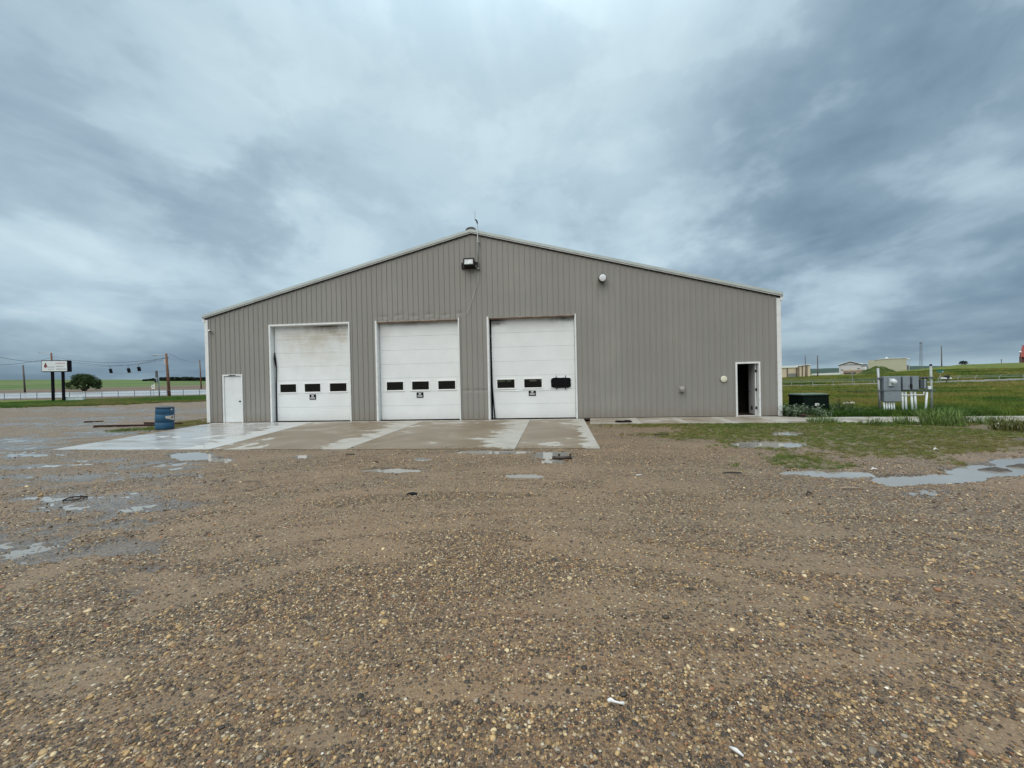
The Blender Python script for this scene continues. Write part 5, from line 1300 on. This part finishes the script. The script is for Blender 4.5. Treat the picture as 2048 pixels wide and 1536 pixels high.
# ------------------------------------------------------------------ trees
def leaf_mat(name, c):
    m = bpy.data.materials.new(name); m.use_nodes = True; t = NT(m.node_tree)
    pos = t.n('ShaderNodeTexCoord').outputs['Object']; n = t.noise(pos, .9, 4); oi = t.noise(pos, 5, 3)
    col = t.mix(t.ss(n, .35, .65), tuple(v*.65 for v in c), tuple(v*1.35 for v in c)); col = t.mix(t.m('MULTIPLY', t.ss(oi, .5, .7), .4), col, (c[0]*1.8, c[1]*1.5, c[2]*1.6))
    b = t.n('ShaderNodeBsdfPrincipled', {'Base Color': col, 'Roughness': .6, 'Specular IOR Level': .2}); tr_ = t.n('ShaderNodeBsdfTranslucent', {0: col})
    t.n('ShaderNodeOutputMaterial', {0: t.n('ShaderNodeMixShader', {0: .25, 1: b.outputs[0], 2: tr_.outputs[0]}).outputs[0]}); return m
def tree(u, depth, w, h, label, seed):
    b = gnd(u, depth); r_ = random.Random(seed); g = np.random.default_rng(seed)
    o = empty('broad_tree', b, label, 'tree')
    tk = MB(); tips = []
    for k in range(13):
        a = 6.283*k/13+r_.uniform(-.3, .3); sp_ = r_.uniform(.25, .95); q = Vector((w*.5*sp_*math.cos(a), w*.5*sp_*math.sin(a)*.8, h*(.90-.50*sp_**2.2)))
        m1 = Vector((q.x*.35, q.y*.35, q.z*.50)); m2 = Vector((q.x*.7, q.y*.7, q.z*.8)); tk.tube([(r_.uniform(-.35, .35), r_.uniform(-.2, .2), -.2), m1, m2, q], [.22, .15, .09, .03], 7); tips += [(m1.lerp(m2, .6), .8), (m2, 1.0), (q, 1.15), (Vector((q.x*.6, q.y*.6, h*.82)), 1.0)]
        for j in range(4):
            an_ = r_.uniform(0, 6.28); e = m2.lerp(q, r_.random())+Vector((math.cos(an_), math.sin(an_), r_.uniform(-.35, .5)))*w*.11; tk.tube([m2.lerp(q, .3), e], [.05, .015], 5); tips.append((e, .9))
    for k in range(70):
        a = r_.uniform(0, 6.28); rr_ = math.sqrt(r_.random()); zt_ = h*.88*math.sqrt(max(0, 1-.72*rr_*rr_)); tips.append((Vector((w*.46*rr_*math.cos(a), w*.46*rr_*math.sin(a), r_.uniform(.5, 1)*zt_ if rr_ < .75 else r_.uniform(.22, 1)*zt_)), .75))
    lpart(tk, 'trunk', mat('bark', (.045, .036, .028), .9, var=.3), o, True)
    mb = MB(); N = 11000
    for k in range(N):
        c, s = tips[r_.randrange(len(tips))]; d = g.normal(0, 1, 3); d *= (g.random()**.4)/np.linalg.norm(d); p = np.array(c)+d*np.array([w*.125, w*.125, h*.16])*s
        if p[2] < h*.06: continue
        n_ = g.normal(0, 1, 3); n_ /= np.linalg.norm(n_); t_ = np.cross(n_, [0.3, .2, 1]); t_ /= np.linalg.norm(t_); b_ = np.cross(n_, t_); l = g.uniform(.09, .19)
        mb.quad(p-t_*l, p+b_*l*.6, p+t_*l, p-b_*l*.6)
    lpart(mb, 'crown', leaf_mat('willow_leaf', (.048, .082, .026)), o)
tree(169, 108, 6.9, 4.6, 'broad low round tree beside the highway', 4)

# far shelter belt on the rise: reads as one dark mass
def far_trees(name, u0, u1, depth, vb, vt, n, seed):
    g = np.random.default_rng(seed); mb = MB()
    for k in range(n):
        u = g.uniform(u0, u1); dd = depth+g.uniform(-14, 14); b = gnd(u, dd); f_ = (u-u0)/(u1-u0); h = (vb-vt)*depth/F*g.uniform(.65, 1.1)*min(1, .35+f_*3.0); w = h*g.uniform(.5, .8)
        for j in range(46):
            d = g.normal(0, 1, 3); d /= np.linalg.norm(d); zz = g.random()**.8; p = np.array([b[0], b[1], b[2]])+np.array([d[0]*w*(1-.6*zz), d[1]*w*(1-.6*zz), h*(.08+.92*zz)])
            t_ = np.cross(d, [.1, .3, 1]); t_ /= np.linalg.norm(t_); b_ = np.cross(d, t_); l = g.uniform(.45, .95)
            mb.quad(p-t_*l, p+b_*l, p+t_*l, p-b_*l)
    o = mb.build(name, leaf_mat(name+'_leaf', (.012, .022, .012))); tag(o, 'dark shelter belt of far trees on the green rise', 'trees', kind='stuff'); return o
far_trees('shelter_belt', 286, 470, 470, 769.5, 762.5, 190, 3)

# ------------------------------------------------------------------ background, right
def rbuild(name, u, depth, label, cat, rz=0.0, dz=0.0, group=None):
    b = gnd(u, depth); o = empty(name, (b[0], b[1], b[2]+dz), label, cat, group, rz=-YAW-az_of(u)); return o, b
SEC = math.cos(az_of(1720))                         # the sheds stand square to the line of sight
def upx(du, depth): return du*depth/F*SEC
CREAM = mat('cream_siding', (.52, .45, .34), .6, var=.06, scale=.3); WROOF = mat('white_metal_roof', (.66, .69, .70), .4, var=.05)
BRN = mat('brown_trim', (.11, .075, .055), .7)
face = -YAW
# cream store: stepped fronts with brown downpipes
dS = 140; o, b = rbuild('cream_store', 1593, dS, 'cream metal storage building with brown trims just right of the workshop', 'building', rz=YAW*-1)
w2_ = upx(29, dS); hL, hR = top_z(1575, 735.5, dS)-b[2], top_z(1615, 732, dS)-b[2]
xl = -upx(60, dS)
lpart(MB().box(xl, upx(4, dS), 0, 14, -1, hL), 'wall', CREAM, o); lpart(MB().box(upx(4, dS), w2_, -2.5, 14, -1, hR), 'gable_wall', CREAM, o)
lpart(MB().prism([(xl-.2, hL), (upx(5, dS), hL+.02), (upx(5, dS), hL+.75), (xl-.2, hL+.6)], -.3, 14), 'roof', WROOF, o); lpart(MB().prism([(upx(4, dS), hR-.02), (w2_+.2, hR+.35), (w2_+.2, hR+.6), (upx(4, dS), hR+.2)], -2.8, 14.2), 'roof', WROOF, o)
for uu, yy in ((1573, -.05), (1593.5, -.05), (1598, -2.55), (1605.5, -2.55), (1615, -2.55)):
    xx = upx(uu-1593, dS); lpart(MB().box(xx-.16, xx+.16, yy-.12, yy, -1, (hL if yy > -1 else hR)-.05), 'trim_strip', BRN, o)
xx = upx(1585-1593, dS); lpart(MB().box(xx-1.3, xx+1.3, -.10, -.004, -.5, 1.2), 'roll_door', mat('door_grey', (.18, .19, .19), .6), o)
# low white shed
dS = 150; o, b = rbuild('long_low_shed', 1651, dS, 'long low white-roofed shed between the cream store and the grey hall', 'building', rz=-YAW)
h0 = top_z(1650, 750, dS)-b[2]; xw = upx(28, dS)
lpart(MB().box(-xw, xw, 0, 8, -1.2, h0), 'wall', mat('shed_wall', (.50, .50, .46), .7), o); lpart(MB().prism([(-xw-.3, h0), (xw+.3, h0+.05), (xw, h0+.75), (-xw, h0+.6)], -.4, 8.4), 'roof', WROOF, o)
# grey gabled hall with lettering-like dark band of words
dS = 165; o, b = rbuild('grey_gabled_hall', 1701, dS, 'pale grey gabled hall with dark roof edges and words on the front', 'building', rz=-YAW)
def hx(u): return upx(u-1701, dS)
def hz_(v, u=1701): return top_z(u, v, dS)-b[2]
PG = mat('hall_grey', (.52, .51, .54), .6, var=.05, scale=.3); DT = mat('hall_dark', (.06, .06, .075), .6)
gl, gr_, ga = hx(1677.5), hx(1724), hx(1700.5); ze, za = hz_(730.5), hz_(724)
lpart(MB().prism([(gl, -2), (gr_, -2), (gr_, ze), (ga, za), (gl, ze)], 0, 22), 'wall', PG, o)
for A_, B_ in (((gl-.3, ze-.12), (ga, za)), ((ga, za), (gr_+.3, ze-.12))):
    lpart(MB().prism([A_, B_, (B_[0], B_[1]+.28), (A_[0], A_[1]+.28)], -.35, 0), 'gable_trim', DT, o); lpart(MB().prism([(A_[0], A_[1]+.3), (B_[0], B_[1]+.3), (B_[0], B_[1]+.5), (A_[0], A_[1]+.5)], -.3, 22), 'roof', WROOF, o)
lpart(MB().box(gr_, hx(1736), 4, 20, -2, hz_(731)), 'side_wing', mat('wing_grey', (.22, .22, .25), .6), o); lpart(MB().prism([(gr_-2.2, hz_(726)), (hx(1736.5), hz_(729.5)), (hx(1736.5), hz_(728.7)), (gr_-2.2, hz_(724.5))][::-1], 3.6, 20), 'wing_roof', WROOF, o)
for uu in (1727, 1731.5): lpart(MB().box(hx(uu)-.35, hx(uu)+.35, 3.9, 3.998, hz_(740), hz_(734)), 'window', WHITE, o)
mb = MB(); r_ = random.Random(2); xx = hx(1688)
while xx < hx(1714):
    w_2 = r_.uniform(.25, .5); mb.box(xx, xx+w_2, -.06, -.003, hz_(730.4), hz_(728.9)); xx += w_2+r_.uniform(.05, .3)
lpart(mb, 'faded_lettering', DT, o)
for uu, vv in ((1683.5, 739.5), (1717.5, 738)): lpart(MB().box(hx(uu)-.4, hx(uu)+.4, -.05, -.003, hz_(vv+.8), hz_(vv-.8)), 'window', DT, o)
# tan house in front of the hall
dS = 140; o, b = rbuild('tan_shed', 1707, dS, 'small tan shed standing in front of the grey hall', 'building', rz=-YAW); TAN = mat('tan_wall', (.40, .30, .22), .7)
def hx2(u): return upx(u-1707, dS)
zb_ = top_z(1707, 739.5, dS)-b[2]
lpart(MB().box(hx2(1686), hx2(1725), 0, 6, -1.5, zb_), 'wall', TAN, o); lpart(MB().prism([(hx2(1685.5), zb_-.3), (hx2(1726), zb_-.3), (hx2(1718), zb_+.1), (hx2(1699), zb_+.4)], -.2, 6.2), 'roof', mat('tan_roof', (.55, .50, .45), .6), o)
for uu, ww, zz in ((1695, 1.3, .5), (1709, .5, 1.6)): lpart(MB().box(hx2(uu)-ww/2*1.6, hx2(uu)+ww/2*1.6, -.06, -.003, zb_-1.3-zz*.4, zb_-.9), 'window', DT, o)
# big beige hall
dS = 120; o, b = rbuild('beige_windowless_hall', 1777, dS, 'large windowless beige hall above a grassy mound', 'building', rz=-YAW)
def hx3(u): return upx(u-1777, dS)
def hz3(v): return top_z(1777, v, dS)-b[2]
BEI = mat('beige_wall', (.42, .41, .31), .65, var=.05, scale=.25)
lpart(MB().prism([(hx3(1737), -3), (hx3(1811.5), -3), (hx3(1811.5), hz3(718.0)), (hx3(1780), hz3(717.5)), (hx3(1737), hz3(719.8))], 0, 24), 'wall', BEI, o)
lpart(MB().prism([(hx3(1750), hz3(718.9)), (hx3(1780), hz3(717.4)), (hx3(1812), hz3(717.9)), (hx3(1812), hz3(717.0)), (hx3(1775), hz3(716.2)), (hx3(1758), hz3(717.6))], -.15, 24), 'roof_edge', WROOF, o)
lpart(MB().lathe([(.30, 0), (.30, .25), (.12, .4)], c=(hx3(1773.5), 3, hz3(716.4)), seg=10), 'roof_vent', WHITE, o)
lpart(MB().box(hx3(1811.6), hx3(1817.5), 1, 6, hz3(719.8), hz3(717.6)), 'canopy', WHITE, o); lpart(MB().box(hx3(1816), hx3(1817), 1.2, 1.5, -2, hz3(719.9)), 'canopy_post', mat('pale_post', (.45, .46, .43), .6), o); lpart(MB().box(hx3(1811.8), hx3(1815.5), 3, 6, -2, hz3(731)), 'side_store', mat('wing_grey', (.22, .22, .25), .6), o)
# grassy mound before it
b = gnd(1757, 112); mb = MB(); nx, ny = 26, 12
for j in range(ny+1):
    for i in range(nx+1):
        sx_, sy_ = i/nx*2-1, j/ny*2-1; X_ = sx_*4.6; Y_ = sy_*3.2; h_ = 1.95*max(0, (1-sx_*sx_))**1.4*max(0, 1-sy_*sy_)**1.1*(1+.12*math.sin(i*1.3))
        p = CAM[:2]+fwv*0; q = np.array(b[:2])+rtv*X_+fwv*Y_; mb.v.append((q[0], q[1], b[2]-.15+h_))
for j in range(ny):
    for i in range(nx): a = j*(nx+1)+i; mb.f.append((a, a+1, a+nx+2, a+nx+1))
o = mb.build('grassy_mound', mat('mound_grass', (.045, .065, .016), .9, var=.35, scale=.9, spec=.1), None, True); tag(o, kind='structure')

# far poles, lattice mast, signs, red roof
for k, (u, dd, vt, r, lb) in enumerate(((1611, 118, 712, .13, 'dark pole before the cream store'), (1635.5, 120, 711, .16, 'dark pole right of the cream store'), (1883.5, 150, 692.5, .17, 'lone dark pole on the right skyline'))):
    b = gnd(u, dd); o = empty('utility_pole', b, lb, 'utility pole'); H = top_z(u, vt, dd)-b[2]
    lpart(MB().tube([(0, 0, -3), (0, 0, H)], [r*1.2, r*.8], 8), 'shaft', WOODGREY, o, True); lpart(MB().box(-.06, .06, -.05, .05, H-.1, H+.15), 'pole_top', GALV, o)
dd = 420; b = gnd(1842.5, dd); o = empty('lattice_mast', b, 'tall thin lattice mast on the skyline', 'mast'); H = top_z(1843, 686, dd)-b[2]; mb = MB(); hwb, hwt = 1.1, .55
legs = [(-1, -1), (1, -1), (1, 1), (-1, 1)]
for sx_, sy_ in legs: lpart(MB().tube([(sx_*hwb, sy_*hwb, -3), (sx_*hwt, sy_*hwt, H)], .12, 5), 'leg', mat('mast_grey', (.16, .18, .20), .6), o)
n = 16
for k in range(n):
    z0, z1 = H*k/n, H*(k+1)/n; a0, a1 = hwb+(hwt-hwb)*k/n, hwb+(hwt-hwb)*(k+1)/n
    for q in range(4):
        A_, B_ = legs[q], legs[(q+1) % 4]; mb.tube([(A_[0]*a0, A_[1]*a0, z0), (B_[0]*a1, B_[1]*a1, z1)], .06, 4, False)
lpart(mb, 'bracing', mat('mast_grey', (.16, .18, .20), .6), o); lpart(MB().box(-.9, .9, -.9, .9, H-.2, H+.6), 'top_platform', mat('mast_grey', (.16, .18, .20), .6), o)
b = gnd(1880.5, 55); o = empty('street_name_sign', b, 'teal street sign on a post by the dirt road', 'sign'); H = top_z(1880, 740.5, 55)-b[2]
lpart(MB().tube([(0, 0, -.2), (0, 0, H)], .03, 6), 'post', GALV, o); lbox(o, 'plate', mat('teal_plate', (.015, .13, .105), .5), -.46, .46, -.045, -.032, H-.30, H+.02); lbox(o, 'white_mark', WHITE, .20, .36, -.050, -.046, H-.26, H-.16)
b = gnd(1893, 47); o = empty('mailbox_post', b, 'post with two white mailboxes beside the dirt road', 'mailbox'); H = top_z(1893, 757.5, 47)-b[2]
lpart(MB().tube([(0, 0, -.2), (0, 0, H)], .05, 6), 'post', WOODGREY, o); lbox(o, 'crossbar', WOODGREY, -.38, .38, -.05, .05, H-.09, H-.02)
for xx in (-.28, .24): lpart(MB().prism([(xx+.13*math.cos(a), H+.06+.09*math.sin(a)) for a in np.linspace(0, math.pi, 7)][::1]+[(xx-.13, H-.015), (xx+.13, H-.015)], -.24, .24), 'mailbox', WHITE, o)
lpart(MB().lathe([(.22, .1), (.30, .25), (.16, .42)], c=(0, 0, H), seg=9), 'box_hood', DARKMETAL, o)
b = gnd(1704.5, 60); o = empty('road_sign', b, 'grey sign seen edge-on on a post behind the barbed fence', 'sign'); H = top_z(1704.5, 743.5, 60)-b[2]
lpart(MB().tube([(0, 0, -.2), (0, 0, H)], .03, 6), 'post', GALV, o); lbox(o, 'plate', mat('sign_back', (.20, .21, .21), .5, .3), -.10, .10, -.05, -.035, H-.62, H)
dd = 135; b = gnd(2052, dd); o = empty('red_roof_shelter', b, 'red-roofed shelter at the right edge on the hilltop', 'building', rz=-YAW-az_of(2052))
RED = mat('red_roof', (.42, .10, .10), .55, var=.08); zr0 = top_z(2046, 714, dd)-b[2]; zr1 = top_z(2046, 690, dd)-b[2]
lpart(MB().prism([(-upx(11, dd), zr0), (upx(40, dd), zr0), (upx(36, dd), zr1), (-upx(5.5, dd), zr1)], 0, 9), 'roof', RED, o)
for xx in (-9, -4.5, 4, 14): lpart(MB().box(upx(xx, dd)-.25, upx(xx, dd)+.25, .8, 1.3, -1.5, zr0), 'column', mat('dark_red_post', (.13, .035, .035), .6), o)
lpart(MB().box(-upx(7, dd), upx(36, dd), 5, 5.3, -1.5, zr0), 'wall', mat('dark_red_post', (.13, .035, .035), .6), o)
b = gnd(2041, 132); o = empty('yard_lamp', b, 'white globe lamp beside the red-roofed shelter', 'lamp'); H = top_z(2041, 705.5, 132)-b[2]
lpart(MB().tube([(0, 0, -.5), (0, 0, H)], .10, 6), 'post', BRN, o); lpart(MB().lathe([(.1, 0), (.28, .12), (.32, .3), (.2, .5), (.05, .56)], c=(0, 0, H), seg=12), 'globe', WHITE, o, True)
b = gnd(2003, 150); o = empty('skyline_post', b, 'short thin post on the skyline left of the red roof', 'post'); H = top_z(2003, 719, 150)-b[2]
lpart(MB().tube([(0, 0, -1), (0, 0, H)], .09, 6), 'shaft', WOODGREY, o); lpart(MB().box(-.2, .2, -.1, .1, H-.25, H), 'cap', WOODGREY, o)
for u, dd, w_2, lb in ((1927, 128, 1.0, 'dark shrub on the skyline right of the lone pole'),):
    b = gnd(u, dd); r_ = random.Random(4); mb = MB()
    for k in range(260):
        d = Vector((r_.gauss(0, 1), r_.gauss(0, 1), r_.gauss(0, 1))).normalized()*(r_.random()**.4); p = Vector((d.x*w_2, d.y*w_2, .6+d.z*.7)); an_ = r_.uniform(0, 6.28); l = .16
        t_ = Vector((math.cos(an_), math.sin(an_), r_.uniform(-.6, .6)))*l; b_ = t_.cross(Vector((.2, .3, 1)))
        mb.quad(p-t_, p+b_, p+t_, p-b_)
    o = empty('far_shrub', b, lb, 'shrub'); lpart(mb, 'crown', leaf_mat('shrub_leaf', (.016, .026, .012)), o)

# barbed-wire fence along the dirt road
def barbed(us, depth, label, toparm):
    P = [gnd(u, d) for u, d in us]; o = empty('barbed_fence', P[0], label, 'fence'); BM = mat('fence_pale', (.34, .36, .33), .6, .2); tops = []
    bpy.context.view_layer.update()
    for k, (q, (u, d)) in enumerate(zip(P, us)):
        b = Vector(q); a = Vector((rtv[0], rtv[1], 0))*toparm
        post = MB().tube([b-Vector((0, 0, .3)), b+Vector((0, 0, .72))], .03, 6).build('post', BM, o)
        ar = MB().tube([b+Vector((0, 0, .71)), b+a+Vector((0, 0, .98))], .02, 5).build('post_arm', BM, o); tops.append((b, a))
    for h_, f_ in ((.70, 0), (.84, .5), (.96, .96), (.35, 0)):
        MB().tube([b+a*f_+Vector((0, 0, h_)) for b, a in tops], (.010 if h_ != .70 else .018), 4).build('wire', BM, o)
barbed([(1540, 50), (1583, 50), (1625, 49.5), (1666, 49), (1708, 48.5), (1748, 48), (1790, 47.5), (1832, 47)], 46, 'pale barbed-wire fence behind the transformer', -.22)
barbed([(1876, 50), (1915, 50), (1950, 50), (1998, 50), (2046, 50), (2096, 50)], 42, 'pale barbed-wire fence at far right before the dirt road', .30)
